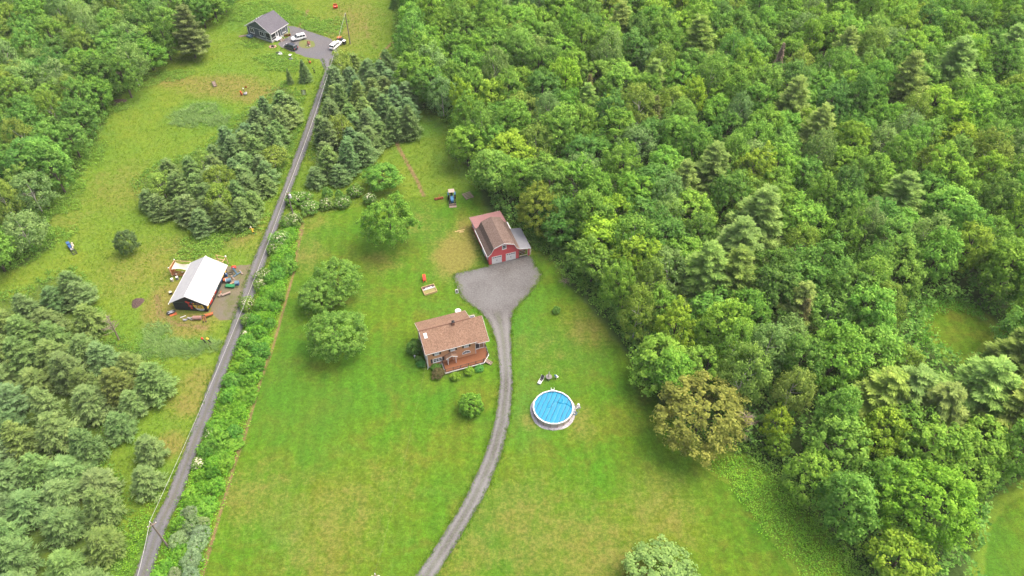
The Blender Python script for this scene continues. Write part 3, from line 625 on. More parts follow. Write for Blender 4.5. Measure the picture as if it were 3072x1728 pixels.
MB().tube((3.9, 12.9, 2.2), (6.1, 12.4, 2.2), .06).tube((6.1, 12.4, 2.2), (6.3, 13.9, 2.2), .06).tube((6.3, 13.9, 2.2), (4, 14.3, 2.2), .06).tube((3.9, 13.5, 2.0), (6.2, 13.1, 2.0), .05).tube((4, 14.3, 1.2), (6.3, 13.9, 1.2), .05).build('beam', M['wood'], pg)
MB().ell((6.3, 13.9, 2.45), (.2, .2, .18)).build('finial', M['white'], pg)

# ------------------------------------------------------------------ slate cottage
g = root('cottage', 'slate grey cottage with white trim beside the gravel turning area', 'house', (-73.0, 214.8, 0), math.radians(-30.5))
MB().box(-9.5, -.05, .05, 7.25, 0, .55).build('foundation', M['concrete'], g)
MB().prism([(-9.55, .55), (0, .55), (0, 3.25), (-4.78, 5.85), (-9.55, 3.25)], 'y', 0, 7.3).build('wall', M['slate_siding'], g)
MB().slab([(-10.1, -.32, 3.1), (-4.78, -.32, 6.05), (-4.78, 7.7, 6.05), (-10.1, 7.7, 3.1)], .12).build('roof', M['slate_roof'], g)
MB().slab([(-4.777, -.32, 6.05), (.5, -.32, 3.1), (.5, 7.7, 3.1), (-4.777, 7.7, 6.05)], .12).build('roof', M['slate_roof'], g)
MB().slab([(-10.13, -.36, 3.11), (-4.78, -.36, 6.08), (-4.78, -.322, 6.08), (-10.13, -.322, 3.11)], .22).slab([(-4.78, -.36, 6.08), (.53, -.36, 3.11), (.53, -.322, 3.11), (-4.78, -.322, 6.08)], .22).build('rake_board', M['white'], g)
MB().box(.505, .56, -.35, 7.7, 2.9, 3.1).box(-10.16, -10.105, -.35, 7.7, 2.9, 3.1).build('gutter', M['white'], g)
MB().box(-9.5, -.05, -.03, 0, 3.2, 3.32).build('band_board', M['white'], g)
for x0, y0 in ((-9.58, -.03), (-.09, -.03), (-.09, 7.21)): MB().box(x0, x0+.12, y0, y0+.12, .5, 3.15).build('corner_board', M['white'], g)
window(g, 'u', 0, -8.55, -6.75, 1.25, 2.85, -1, 2, .16); window(g, 'u', 0, -4.6, -2.7, 1.2, 2.85, -1, 2, .16); window(g, 'w', 0, 4.75, 6.5, .95, 2.55, 1, 3, .16)
pf = MB()
for x0, x1 in ((-2.2, -2.05), (-.25, -.1)): pf.box(x0, x1, -.05, .01, .55, 3.1)
pf.box(-2.05, -.25, -.05, .01, .55, .75).box(-2.05, -.25, -.05, .01, 2.95, 3.1).box(-2.05, -.25, -.045, .01, 1.3, 1.38)
for y0, y1 in ((.1, .25), (1.95, 2.1), (3.1, 3.25), (3.9, 4.05)): pf.box(-.01, .05, y0, y1, .55, 2.95)
pf.box(-.01, .05, .25, 1.95, .55, .75).box(-.01, .05, .25, 4.05, 2.8, 2.95).box(-.01, .045, .25, 1.95, 1.3, 1.38)
pf = pf.build('porch_frame', M['white'], g)
MB().box(-2.05, -.25, -.015, .005, .75, 2.95).box(-.005, .015, .25, 1.95, .75, 2.8).box(-.005, .015, 3.25, 3.9, .75, 2.8).build('screen', pm('porch_screen', (.03, .032, .035), rough=.5), pf)
MB().box(0, .9, 1.2, 3.4, .25, .52).build('porch_skirt', M['white'], g)
dd = MB().box(-.005, .03, 2.1, 3.1, .6, 2.75).build('door', M['white'], g); MB().box(.03, .042, 2.35, 2.85, 1.2, 2.5).build('pane', M['glass'], dd)
for k in range(4): MB().box(.95+.3*k, 1.23+.3*k, 1.9, 3.3, .36-.1*k, .42-.1*k).build('stair_tread', M['greywood'], g)
MB().path([(.95, 1.88, 1.25), (2.1, 1.88, .9)], [.04, .04]).path([(.95, 3.32, 1.25), (2.1, 3.32, .9)], [.04, .04]).tube((2.1, 1.88, 0), (2.1, 1.88, .9), .04).tube((2.1, 3.32, 0), (2.1, 3.32, .9), .04).build('stair_rail', M['white'], g)
MB().tube((-5.9, 1.3, 5.2), (-5.9, 1.3, 5.95), .12).build('vent_pipe', M['white'], g)
MB().tube((-6.3, 2.7, 5), (-6.3, 2.7, 5.6), .08).build('vent_pipe', M['white'], g)
bk = MB().box(-9.4, -7.6, -1.3, -.03, 0, .55).build('cellar_hatch', M['teal'], g); MB().box(-8.55, -8.45, -1.33, -.05, .56, .6).build('hinge_strip', M['white'], bk)
dd = MB().box(-7.3, -6.4, -.04, .04, .05, .95).build('cellar_door', M['black'], g); MB().box(-6.9, -6.8, -.06, -.04, .1, .9).build('mullion', M['white'], dd)

# ------------------------------------------------------------------ pool and the things round it
def p1(x, y, z=0): return T(1540+x/6.5875, 1100+y/6.5875, z)
pc = Vector((7.55, 80.75, 0)); po = root('swimming_pool', 'round above-ground pool with blue bubble cover and white rim', 'pool', pc)
NS = 18; R = 3.66
M['pool_wall'] = pm('pool_wall_vinyl', (.40, .36, .31), (.33, .30, .27), 1.2, .6); M['pool_rim'] = pm('pool_rim_white', (.54, .55, .56), (.48, .49, .51), 2, .45)
for i in range(NS):
    a, c2 = 2*math.pi*i/NS, 2*math.pi*(i+1)/NS; pa, pb = Vector((math.cos(a), math.sin(a))), Vector((math.cos(c2), math.sin(c2)))
    ps = [pa*R, pb*R, pb*(R-.03), pa*(R-.03)]; MB().prism([(p.x, p.y) for p in ps], 'z', .02, 1.26).build('wall_panel', M['pool_wall'], po)
    ps = [pa*(R+.09), pb*(R+.09), pb*(R-.12), pa*(R-.12)]; MB().prism([(p.x, p.y) for p in ps], 'z', 1.263, 1.32).build('rim', M['pool_rim'], po)
    MB().cb(pa.x*(R+.03), pa.y*(R+.03), .63, .07, .13, 1.25, a).build('upright', pm('upright_taupe', (.34, .25, .22), (.28, .2, .18)), po)
cv = MB(); NG = 110; ang = math.radians(68); du = Vector((math.cos(ang), math.sin(ang))); dn = Vector((-du.y, du.x)); RC = R-.05
def cover_z(x, y):
    q = x*dn.x+y*dn.y; tt = x*du.x+y*du.y; ph = (q/.8) % 1.0
    z = 1.10-.04*max(0, 1-abs(ph-.5)*8)+.015*math.sin(1.3*x+.8*y)
    wv = .7+.5*math.sin(1.3*x)-y+.2*math.sin(3*x); z += .12*math.exp(-(wv/.10)**2)*(1 if x > -.6 else max(0, 1+(x+.6)*1.5))
    return z+(.10*math.exp(-((x*.7-y*.7-.2+.2*math.sin(4*y))/.09)**2) if x > 1.2 else 0)
for i in range(NG+1):
    for j in range(NG+1):
        x, y = (2*i/NG-1), (2*j/NG-1); m_ = max(abs(x), abs(y)); l_ = math.hypot(x, y) or 1; x, y = x*m_/l_*RC, y*m_/l_*RC
        cv.v.append((x, y, cover_z(x, y)))
cv.f = [(i*(NG+1)+j, (i+1)*(NG+1)+j, (i+1)*(NG+1)+j+1, i*(NG+1)+j+1) for i in range(NG) for j in range(NG)]
M['seam'] = pm('cover_seam', (.002, .03, .075), (.003, .04, .09), 3, .5)
for k in (-4, -3, -1, 0, 1, 2, 3):
    q = (k+.5)*.8; hl = math.sqrt(max(.01, (RC-.06)**2-q*q)); sm = MB(); pts = []
    for i in range(29):
        tt = -hl+2*hl*i/28; qq = q+.03*math.sin(tt*2.1+k); pts.append((qq*dn.x+tt*du.x, qq*dn.y+tt*du.y, cover_z(qq*dn.x+tt*du.x, qq*dn.y+tt*du.y)+.01))
    sm.path(pts, [.045]*29, 5).build('cover_seam', M['seam'], po)
t = NT('bubble_cover'); f = t.mapr(t.noise(1.4, 5, .6), .35, .65); t.base(t.mix(f, (.006, .150, .262), (.008, .172, .290)), .35)
cv.build('pool_cover', t.m, po, True)
ld = MB()
for x in (-.28, .28):
    ld.path([(x, R+.65, 0), (x, R+.3, 1.3), (x, R+.22, 1.9), (x, R-.05, 1.95), (x, R-.25, 1.6), (x, R-.25, 1.2)], [.045]*6)
for zz in (.3, .6, .9, 1.2): ld.tube((-.28, R+.65-.27*zz, zz), (.28, R+.65-.27*zz, zz), .04)
ld.cb(0, R, 1.36, .62, .35, .05)
ld.build('ladder', M['white'], po)
stones = []; sf = []; st_t = []
for k in range(1500):
    a = rng.uniform(0, 2*math.pi); rr = rng.uniform(R+.1, 4.16+.06*math.sin(7*a)); c = np.array([rr*math.cos(a), rr*math.sin(a), .05]); sz_ = rng.uniform(.05, .11)
    o = np.array([[1,0,0],[-1,0,0],[0,1,0],[0,-1,0],[0,0,1],[0,0,-.6]])*sz_*rng.uniform(.7, 1.2, (6, 1)); n = len(stones)*6
    stones.append(o+c+np.array([pc.x, pc.y, 0])); sf += [(n+i, n+j, n+k2) for i, j, k2 in ((0,2,4),(2,1,4),(1,3,4),(3,0,4),(2,0,5),(1,2,5),(3,1,5),(0,3,5))]
    st_t += [rng.uniform()]*8
t = NT('pool_stones'); t.base(t.mix(t.attr('tint'), (.20, .19, .22), (.62, .59, .60)), .85)
tag(link('pool_gravel', np_mesh('pool_gravel', np.concatenate(stones), np.array(sf), t.m, st_t)), 'ring of pale loose stones around the foot of the pool', 'gravel', kind='stuff')
mb = MB(); m2 = 48
mb.add([((4.2+.07*math.sin(5*a)+rnd.uniform(-.05, .05))*math.cos(a)+pc.x, (4.2+.07*math.sin(5*a))*math.sin(a)+pc.y, .012) for a in [2*math.pi*i/m2 for i in range(m2)]], [tuple(range(m2))])
tag(mb.build('gravel_bed', pm('gravel_bed_grey', (.30, .29, .31), (.42, .40, .41), 6, .95)), 'grey gravel bed under the pool', 'gravel', kind='structure')
o = root('pool_pump', 'white pool filter pump with hose right of the pool', 'pump', p1(1285, 800), .3)
MB().tube((0, .1, .1), (0, .1, .75), .24, .22, 12).ell((0, .1, .75), (.22, .22, .14)).build('filter_tank', M['white'], o)
MB().box(-.4, .35, -.35, .4, 0, .1).tube((-.3, -.2, .22), (.25, -.2, .22), .13).build('motor', M['grey'], o)
MB().path([(-.1, -.1, .5), (-.7, -.5, .35), (-1.0, -.6, .9), (-1.15, -.55, 1.0)], [.05]*4).build('hose', M['white'], o)
o = root('hose_coil', 'coiled grey hose lying on stones at the pool edge', 'hose', p1(1215, 925, .1))
mb = MB()
for k in range(3):
    pts = [((.42-.06*k)*math.cos(a), (.42-.06*k)*math.sin(a), .08+.06*k) for a in np.linspace(0, 2*math.pi, 15)]; mb.path(pts, [.035]*15)
mb.path([(.36, 0, .2), (.8, .3, .1), (.5, .8, .4)], [.03]*3); mb.build('hose', M['teal'], o)
def chaise(name, label, loc, rz, fabric, towel=None):
    o = root(name, label, 'chair', loc, rz)
    MB().cb(0, .35, .38, .6, 1.1, .05).build('seat', M[fabric], o); MB().cb(0, 1.15, .66, .6, .75, .05, 0, .75).build('backrest', M[fabric], o)
    for x in (-.28, .28):
        for y in (-.1, .75): MB().tube((x, y, 0), (x, y, .38), .025).build('leg', M['white'], o)
    MB().path([(-.31, -.2, .4), (-.31, .9, .4), (-.31, 1.45, .95)], [.03]*3).path([(.31, -.2, .4), (.31, .9, .4), (.31, 1.45, .95)], [.03]*3).build('frame', M['white'], o)
    if towel: MB().cb(0, .0, .43, .62, .62, .05).cb(0, -.33, .25, .62, .05, .35).build('towel', M[towel], o)
    return o
chaise('lounge_chair', 'dark reclining lounge chair with a white towel by the pool', p1(520, 330), -.5, 'black', 'white')
o = root('parasol_table', 'glass garden table with a closed white parasol by the pool', 'table', p1(700, 240))
MB().tube((0, 0, .68), (0, 0, .72), .62, .62, 18).build('tabletop', pm('smoked_glass', (.16, .15, .14), rough=.3), o)
for a in (0, 1.57, 3.14, 4.71): MB().tube((.45*math.cos(a), .45*math.sin(a), 0), (.4*math.cos(a), .4*math.sin(a), .7), .025).build('leg', M['grey'], o)
MB().tube((0, 0, 0), (0, 0, 1.0), .03).tube((0, 0, .95), (0, 0, 2.2), .17, .06, 8).build('parasol', M['cream'], o)
o = root('garden_chair', 'white garden chair with a blue towel near the parasol table', 'chair', p1(855, 225), 2.3)
MB().cb(0, 0, .42, .5, .5, .05).cb(0, .27, .72, .5, .06, .6).cb(-.27, 0, .62, .05, .45, .05).cb(.27, 0, .62, .05, .45, .05).build('seat_shell', M['white'], o)
for x in (-.22, .22):
    for y in (-.2, .2): MB().tube((x, y, 0), (x, y, .42), .025).build('leg', M['white'], o)
MB().cb(0, .3, .95, .54, .14, .25).cb(0, .22, .7, .42, .03, .5).build('towel', M['blue'], o)

# ------------------------------------------------------------------ yard things by house and barn
def bq(x, y, z=0): return T(1280+x/5.1737, 560+y/5.1737, z)
def hq(x, y, z=0): return T(1200+x/5.175, 880+y/5.175, z)
def y1(x, y, z=0): return T(1240+x/9.661, 780+y/9.661, z)
def sq(x, y, z=0): return T(480+x/4.528, 740+y/4.528, z)
def gq(x, y, z=0): return T(700+x/6.0375, y/6.0375, z)
def mq(x, y, z=0): return T(560+x/5.8545, 180+y/5.8545, z)
a, c = y1(360, 990), y1(640, 905); ang = math.atan2(c.y-a.y, c.x-a.x)
o = root('raised_bed', 'wooden raised garden bed half covered in dark soil', 'planter', y1(465, 880), ang)
BW, BD = 1.4, 1.15
MB().box(-BW, BW, -BD, -BD+.07, 0, .45).build('plank', M['wood'], o); MB().box(-BW, BW, BD-.07, BD, 0, .45).build('plank', M['wood'], o)
MB().box(-BW, -BW+.07, -BD+.07, BD-.07, 0, .45).build('plank', M['wood'], o); MB().box(BW-.07, BW, -BD+.07, BD-.07, 0, .45).build('plank', M['wood'], o)
MB().box(-BW+.07, BW-.07, .15, .3, 0, .42).build('divider', M['white'], o)
mb = MB(); n = 12
for i in range(n+1):
    for j in range(6): mb.v.append((-BW+.08+(2*BW-.16)*i/n, .32+(BD-.4)*j/5, .32+rnd.uniform(-.05, .08)))
mb.f = [(i*6+j, (i+1)*6+j, (i+1)*6+j+1, i*6+j+1) for i in range(n) for j in range(5)]; mb.build('soil', M['soil'], o)
MB().box(-BW+.08, BW-.08, -BD+.08, .14, .1, .2).build('weedy_soil', pm('weedy_soil', (.13, .15, .035), (.20, .16, .07), 2), o)
for k in range(3): MB().cb(-.5+.5*k, .45, .42, .42, .22, .06, rnd.uniform(-.3, .3)).build('mulch_sheet', pm('pale_mulch', (.5, .42, .48)), o)
o = root('wheelbarrow', 'orange red wheelbarrow tipped forward on the lawn by the raised bed', 'wheelbarrow', y1(325, 570), math.radians(100))
MB().add([(-.6, -.22, .35), (.65, -.15, .3), (.65, .15, .3), (-.6, .22, .35), (-.85, -.34, .75), (1.0, -.26, .7), (1.0, .26, .7), (-.85, .34, .75)], [(0,1,2,3),(4,5,6,7),(0,1,5,4),(1,2,6,5),(2,3,7,6),(3,0,4,7)]).build('tray', M['red'], o)
MB().tube((-1.3, -.3, .55), (.9, -.15, .2), .03).tube((-1.3, .3, .55), (.9, .15, .2), .03).tube((-.5, -.3, 0), (-.4, -.3, .35), .03).tube((-.5, .3, 0), (-.4, .3, .35), .03).build('handle', M['red'], o)
MB().tube((.9, -.07, .2), (.9, .07, .2), .2, .2, 14).build('wheel', M['tyre'], o)
o = root('sign_board', 'small black and white sandwich board at the driveway edge', 'sign', y1(1260, 935), .3)
MB().cb(0, -.17, .45, .6, .04, .95, 0, -.3).build('panel', M['white'], o); MB().cb(0, .17, .45, .6, .04, .95, 0, .3).build('panel', M['white'], o); MB().cb(0, -.21, .48, .3, .03, .65, 0, -.3).build('dark_face', M['black'], o)
# tractor
o = root('tractor', 'blue tractor with loader and tan canopy parked near the wood', 'tractor', bq(395, 215), math.radians(188))
MB().box(-.35, .35, -.1, 1.45, .75, 1.35).box(-.3, .3, 1.45, 1.6, .7, 1.25).build('hood', pm('tractor_blue', (.05, .16, .30), (.04, .10, .19)), o)
MB().box(-.3, .3, -1.2, 1.5, .45, .75).build('chassis', M['black'], o)
for x in (-.75, .75):
    w_ = MB().tube((x-.19, -.85, .72), (x+.19, -.85, .72), .72, .72, 20).build('rear_wheel', M['tyre'], o); MB().tube((x-.2, -.85, .72), (x+.2, -.85, .72), .38, .38, 14).build('rim', M['white'], w_)
    w_ = MB().tube((x*.9-.13, 1.15, .42), (x*.9+.13, 1.15, .42), .42, .42, 16).build('front_wheel', M['tyre'], o); MB().tube((x*.9-.14, 1.15, .42), (x*.9+.14, 1.15, .42), .2, .2, 10).build('rim', M['white'], w_)
    MB().cb(x, -.85, 1.5, .42, 1.1, .06).build('fender', pm('tractor_blue', (.06, .28, .55)), o)
    MB().tube((x*.8, -.2, 1.25), (x*.8, 1.3, 1.15), .07).tube((x*.8, 1.3, 1.15), (x*.8, 2.1, .35), .07).build('loader_arm', M['black'], o)
MB().prism([(2.0, .1), (2.65, .06), (2.7, .12), (2.1, .2), (2.1, .65), (2.0, .68)], 'x', -.85, .85).build('bucket', M['greywood'], o)
MB().cb(0, -.75, 1.05, .5, .5, .12).cb(0, -1.0, 1.3, .5, .1, .5).build('seat', M['black'], o)
for x in (-.6, .6): MB().tube((x, -1.15, .8), (x, -1.1, 2.25), .04).build('canopy_post', M['black'], o)
MB().cb(0, -.85, 2.3, 1.45, 1.35, .08).build('canopy', pm('tan_canopy', (.34, .27, .23)), o)
MB().tube((0, .2, 1.3), (0, -.25, 1.5), .02).tube((0, -.22, 1.48), (0, -.27, 1.53), .2, .2, 12).build('steering_wheel', M['black'], o)
o = root('harrow', 'rusty red farm implement left of the blue tractor', 'implement', bq(190, 195), .25)
MB().tube((-1.1, 0, .5), (1.1, 0, .5), .09).tube((-1, -.35, .35), (1, .35, .35), .06).tube((0, 0, .5), (.3, .8, .8), .06).build('frame', M['rust'], o)
for k in range(7): MB().tube((-.9+.3*k-.02, -.15, .3), (-.9+.3*k+.02, -.1, .3), .3, .3, 12).build('disc', M['orange'] if k % 2 else M['rust'], o)
o = root('bed_frame_rack', 'weathered slatted wooden rack lying right of the tractor', 'rack', bq(640, 150), math.radians(28))
for k in range(5): MB().cb(0, -1.0+.5*k, .3, 2.2, .24, .06, rnd.uniform(-.04, .04)).build('slat', M['greywood'], o)
MB().cb(-.8, 0, .2, .12, 2.4, .12).cb(.8, 0, .2, .12, 2.4, .12).build('beam', M['greywood'], o)
for k, (x, y, l2, rz, lb) in enumerate(((515, 685, 2.3, .3, 'thin pale plank lying on the worn lawn beside the barn'), (540, 705, 1.1, .15, 'short pale plank lying on worn grass beside the barn'))):
    o = root('plank', lb, 'plank', bq(x, y), rz); MB().cb(0, 0, .05, l2, .16, .05).build('board', M['wood'], o); MB().cb(-.2*l2, .03, .09, .1, .3, .04).build('cleat', M['wood'], o)
o = root('garden_lamp', 'small white garden lamp beside the brown house gable', 'lamp', hq(230, 1010)); MB().tube((0, 0, 0), (0, 0, .7), .035).build('post', M['white'], o); MB().tube((0, 0, .7), (0, 0, .95), .14, .1, 8).cb(.15, 0, .8, .3, .06, .06).build('lamp_head', M['white'], o)
o = root('brush_pile', 'heap of brown dead branches at the edge of the right wood', 'brush', T(1700, 846))
mb = MB()
for k in range(40):
    a = rnd.uniform(0, 6.3); l2 = rnd.uniform(.6, 1.6); x, y = rnd.uniform(-.9, .9), rnd.uniform(-.7, .7); zz = rnd.uniform(.1, .7)
    mb.tube((x, y, zz), (x+l2*math.cos(a), y+l2*math.sin(a), max(.05, zz+rnd.uniform(-.3, .35))), .035, .012, 4)
mb.build('branches', M['greywood'], o)

# ------------------------------------------------------------------ cars
def suv(label, loc, rz, paint, L=4.65):
    o = root('car', label, 'car', loc, rz, 'cars parked by the slate cottage'); k = L/4.65
    st = [(-2.32, .72, .45, .80), (-2.25, .86, .38, .98), (-1.6, .92, .32, 1.02), (.6, .93, .32, 1.0), (1.3, .92, .34, .97), (2.0, .88, .36, .88), (2.28, .74, .42, .72)]
    mb = MB(); n = 8
    for x, w_, z0, z1 in st:
        for y, z in ((-w_*.9, z0), (w_*.9, z0), (w_, z0+.15), (w_, z1-.2), (w_*.93, z1), (-w_*.93, z1), (-w_, z1-.2), (-w_, z0+.15)): mb.v.append((x*k, y, z))
    for i in range(len(st)-1):
        for j in range(n): mb.f.append((i*n+j, i*n+(j+1) % n, (i+1)*n+(j+1) % n, (i+1)*n+j))
    mb.f += [tuple(range(n))[::-1], tuple(range((len(st)-1)*n, len(st)*n))]
    mb.build('body', paint, o)
    def frus(x0, x1, x2, x3, w0, w1, z0, z1):
        return MB().add([(x0*k, -w0, z0), (x1*k, -w0, z0), (x1*k, w0, z0), (x0*k, w0, z0), (x2*k, -w1, z1), (x3*k, -w1, z1), (x3*k, w1, z1), (x2*k, w1, z1)], [(0,3,2,1),(4,5,6,7),(0,1,5,4),(1,2,6,5),(2,3,7,6),(3,0,4,7)])
    frus(-2.15, 1.25, -1.95, .42, .85, .68, .96, 1.58).build('glazing', M['glass'], o)
    rf = frus(-2.02, .5, -1.9, .38, .70, .64, 1.585, 1.68).build('roof', paint, o)
    MB().tube((-1.7*k, -.6, 1.72), (.2*k, -.6, 1.72), .025).tube((-1.7*k, .6, 1.72), (.2*k, .6, 1.72), .025).build('roof_rail', M['black'], rf)
    for sy in (-1, 1):
        for xb, xt in ((-2.1, -1.92), (-1.15, -1.12), (-.2, -.2), (1.2, .42)): MB().path([(xb*k, sy*.86, .97), (xt*k, sy*.69, 1.59)], [.045, .045], 4).build('pillar', paint, o)
        for x in (-1.42, 1.42):
            w_ = MB().tube((x*k, sy*.74, .35), (x*k, sy*.95, .35), .35, .35, 16).build('wheel', M['tyre'], o); MB().tube((x*k, sy*.952, .35), (x*k, sy*.965, .35), .22, .22, 10).build('rim', M['grey'], w_)
        MB().cb(2.2*k, sy*.6, .72, .18, .32, .14).build('headlight', pm('lamp_lens', (.75, .77, .78), rough=.2), o); MB().cb(-2.26*k, sy*.68, .82, .12, .2, .28).build('taillight', M['red'], o)
        MB().cb(.75*k, sy*1.0, 1.02, .16, .16, .12).build('wing_mirror', paint, o)
    return o
def paint(name, c): return pm(name, c, tuple(x*.95 for x in c), 1, .22, spec=.5)
def heading(a, c): d = c-a; return math.atan2(d.y, d.x)
suv('white and silver hatchback parked nearest the cottage steps', gq(1190, 715), heading(gq(1300, 690), gq(1075, 740)), paint('silver_white_paint', (.66, .67, .68)), 4.5)
suv('dark charcoal hatchback parked beside the round grass island', gq(1050, 880), heading(gq(1150, 925), gq(945, 850)), paint('charcoal_paint', (.035, .042, .05)), 4.5)
suv('white estate car parked by the bins and utility pole', gq(1860, 850), heading(gq(1800, 915), gq(1950, 790)), paint('white_car_paint', (.80, .80, .80)), 4.9)
o = root('rubbish_bin', 'tall black wheeled bin with white lid beside the white car', 'bin', gq(2015, 800), -.4)
MB().add([(-.35, -.38, .1), (.35, -.38, .1), (.35, .38, .1), (-.35, .38, .1), (-.42, -.48, 1.15), (.42, -.48, 1.15), (.42, .48, 1.15), (-.42, .48, 1.15)], [(0,3,2,1),(4,5,6,7),(0,1,5,4),(1,2,6,5),(2,3,7,6),(3,0,4,7)]).build('body', M['black'], o)
MB().cb(0, 0, 1.19, .95, 1.05, .08).build('lid', M['white'], o); MB().tube((-.4, .4, .14), (-.3, .4, .14), .14).tube((.3, .4, .14), (.4, .4, .14), .14).build('wheel', M['tyre'], o)
o = root('rubbish_bin', 'second dark bin tucked behind the white-lidded bin', 'bin', gq(1975, 760), -.3)
MB().cb(0, 0, .55, .8, .8, 1.0).build('body', pm('bin_navy', (.03, .04, .07)), o); MB().cb(0, 0, 1.09, .9, .9, .08).build('lid', M['black'], o)
o = root('garden_cart', 'orange garden cart parked behind the white car', 'cart', gq(1925, 712), .2)
MB().box(-.7, .7, -.4, .4, .35, .75).build('tub', M['orange'], o); MB().tube((-.4, -.48, .25), (-.4, .48, .25), .25, .25, 12).tube((.5, -.45, .2), (.5, .45, .2), .2, .2, 12).build('wheel', M['tyre'], o); MB().tube((.7, 0, .4), (1.3, 0, .8), .03).build('handle', M['black'], o)

# ------------------------------------------------------------------ yard ornaments and clutter
def build(name, label, cat, loc, rz, parts, group=None):
    o = root(name, label, cat, loc, rz, group)
    for pn, mat, shapes in parts:
        mb = MB()
        for q in shapes:
            k, a = q[0], q[1:]
            if k == 'b': mb.cb(*a)
            elif k == 't': mb.tube(*a)
            elif k == 'e': mb.ell(*a)
            elif k == 'p': mb.path(*a)
        mb.build(pn, M[mat] if isinstance(mat, str) else mat, o)
    return o
build('sculpture', 'blue steel sculpture on crossed wooden feet with a red disc', 'sculpture', sq(1050, 395), .5,
      [('foot', 'greywood', [('b', -1.0, -.2, .12, .3, 1.5, .24, .15)]), ('foot', 'greywood', [('b', 1.0, .5, .12, .3, 1.5, .24, .15)]), ('beam', 'teal', [('t', (-1, -.2, .28), (1, .5, .28), .11)]), ('post', 'teal', [('t', (0, .15, .3), (-.35, .9, 1.9), .12), ('t', (.2, .2, .3), (-.15, 1.0, 1.7), .07)])])
build('sign_disc', 'red round metal disc standing at the workshop yard corner', 'sign', sq(1015, 325), .2, [('disc', 'red', [('t', (0, -.05, .75), (0, .35, 1.0), .5, .5, 14)]), ('stem', 'black', [('t', (0, .1, 0), (0, .1, .8), .04)])])
build('small_cart', 'blue grey barrel cart beside the workshop', 'cart', sq(940, 480), .3, [('barrel', 'teal', [('t', (-.55, 0, .6), (.5, 0, .6), .45, .42, 14)]), ('rim', 'white', [('t', (-.58, 0, .6), (-.5, 0, .6), .47, .47, 14)]), ('axle', 'black', [('t', (0, -.5, .2), (0, .5, .2), .2, .2, 12)])])
build('storage_box', 'orange brown crate behind the blue barrel cart', 'crate', sq(900, 470), .2, [('side', 'rust', [('b', 0, 0, .3, .9, .7, .6)]), ('lid', 'orange', [('b', 0, 0, .64, .96, .76, .07)])])
build('wheelbarrow', 'green wheelbarrow tray lying in the workshop yard', 'wheelbarrow', sq(960, 550), -.1, [('tray', 'green', [('b', 0, 0, .38, 1.9, .8, .35), ('b', .85, 0, .5, .25, .7, .3)]), ('wheel', 'tyre', [('t', (-1.05, -.08, .22), (-1.05, .08, .22), .22, .22, 12)]), ('handle', 'black', [('t', (.9, -.3, .35), (1.8, -.35, .45), .04), ('t', (.9, .3, .35), (1.8, .35, .45), .04)])])
build('tool_box', 'bright blue box at the end of the green wheelbarrow', 'box', sq(1050, 515), .1, [('body', 'blue', [('b', 0, 0, .35, .85, .8, .6)]), ('lid', 'teal', [('b', 0, .05, .69, .9, .86, .07)]), ('handle', 'black', [('b', 0, -.42, .45, .3, .05, .06)])])
build('lumber_stack', 'tan boards leaning across the barrel cart', 'lumber', sq(990, 505), .8, [('board', 'wood', [('b', 0, 0, .3, 1.7, .16, .06), ]), ('board', 'greywood', [('b', .1, .25, .36, 1.5, .16, .06, .2)])])
build('bench', 'short plank bench standing on the mossy yard', 'bench', sq(905, 655), .55, [('seat', 'greywood', [('b', 0, 0, .42, 1.9, .5, .08)]), ('leg', 'greywood', [('b', -.75, 0, .2, .1, .4, .4)]), ('leg', 'greywood', [('b', .75, 0, .2, .1, .4, .4)])])
build('log_stool', 'curled log sculpture beside the plank bench', 'log', sq(825, 665), .9, [('log', 'greywood', [('t', (-.55, 0, .25), (.3, .05, .25), .24, .22, 9)]), ('log', 'rust', [('t', (.1, .35, .2), (.75, .7, .35), .17, .13, 8)]), ('cut_end', 'cream', [('t', (.3, .05, .25), (.33, .05, .25), .22, .22, 9)])])
build('figure_ornament', 'black wire ornament lying beside the workshop eave', 'ornament', sq(960, 368), .2, [('ring', 'black', [('p', [(.4*math.cos(a), .4*math.sin(a), .12+.1*math.sin(3*a)) for a in np.linspace(0, 6.28, 13)], [.05]*13)]), ('stem', 'black', [('t', (-.4, 0, .1), (-1.0, .2, .15), .05)])])
build('yellow_ornament', 'yellow and blue ornament standing against the black workshop wall', 'ornament', sq(905, 400), 0, [('base', 'blue', [('b', 0, 0, .35, .45, .45, .7)]), ('body', 'white', [('t', (0, 0, .7), (0, 0, 1.15), .14)]), ('head', 'yellow', [('e', (0, 0, 1.35), (.28, .25, .28))])])
build('fire_pit', 'oval black tub beside an orange board in front of the workshop', 'tub', sq(155, 905), .5, [('tub', 'black', [('b', 0, 0, .2, 1.3, .75, .4), ('e', (-.5, 0, .3), (.45, .42, .2)), ('e', (.5, 0, .3), (.45, .42, .2))]), ('lid', 'grey', [('b', 0, 0, .44, 1.2, .7, .06)])])
build('board', 'flat orange board on the ground by the black tub', 'board', sq(180, 922), .5, [('board', 'orange', [('b', 0, 0, .06, 1.4, .75, .06)]), ('cleat', 'rust', [('b', 0, .3, .11, 1.2, .08, .05)])])
build('plank', 'short white plank on the dry grass before the workshop', 'plank', sq(315, 955), .5, [('board', 'white', [('b', 0, 0, .1, 1.1, .16, .06)]), ('block', 'greywood', [('b', .2, 0, .04, .2, .3, .07)])])
build('metal_scrap', 'grey metal wheels and scrap lying before the workshop', 'scrap', sq(365, 990), .3, [('wheel', 'grey', [('t', (-.4, -.1, .1), (-.35, -.05, .2), .42, .42, 12)]), ('wheel', 'grey', [('t', (.45, .15, .1), (.5, .2, .2), .38, .38, 12)]), ('bar', 'grey', [('t', (-.8, .3, .1), (.9, -.2, .15), .05), ('t', (-.5, -.4, .1), (1.3, .4, .12), .04)])])
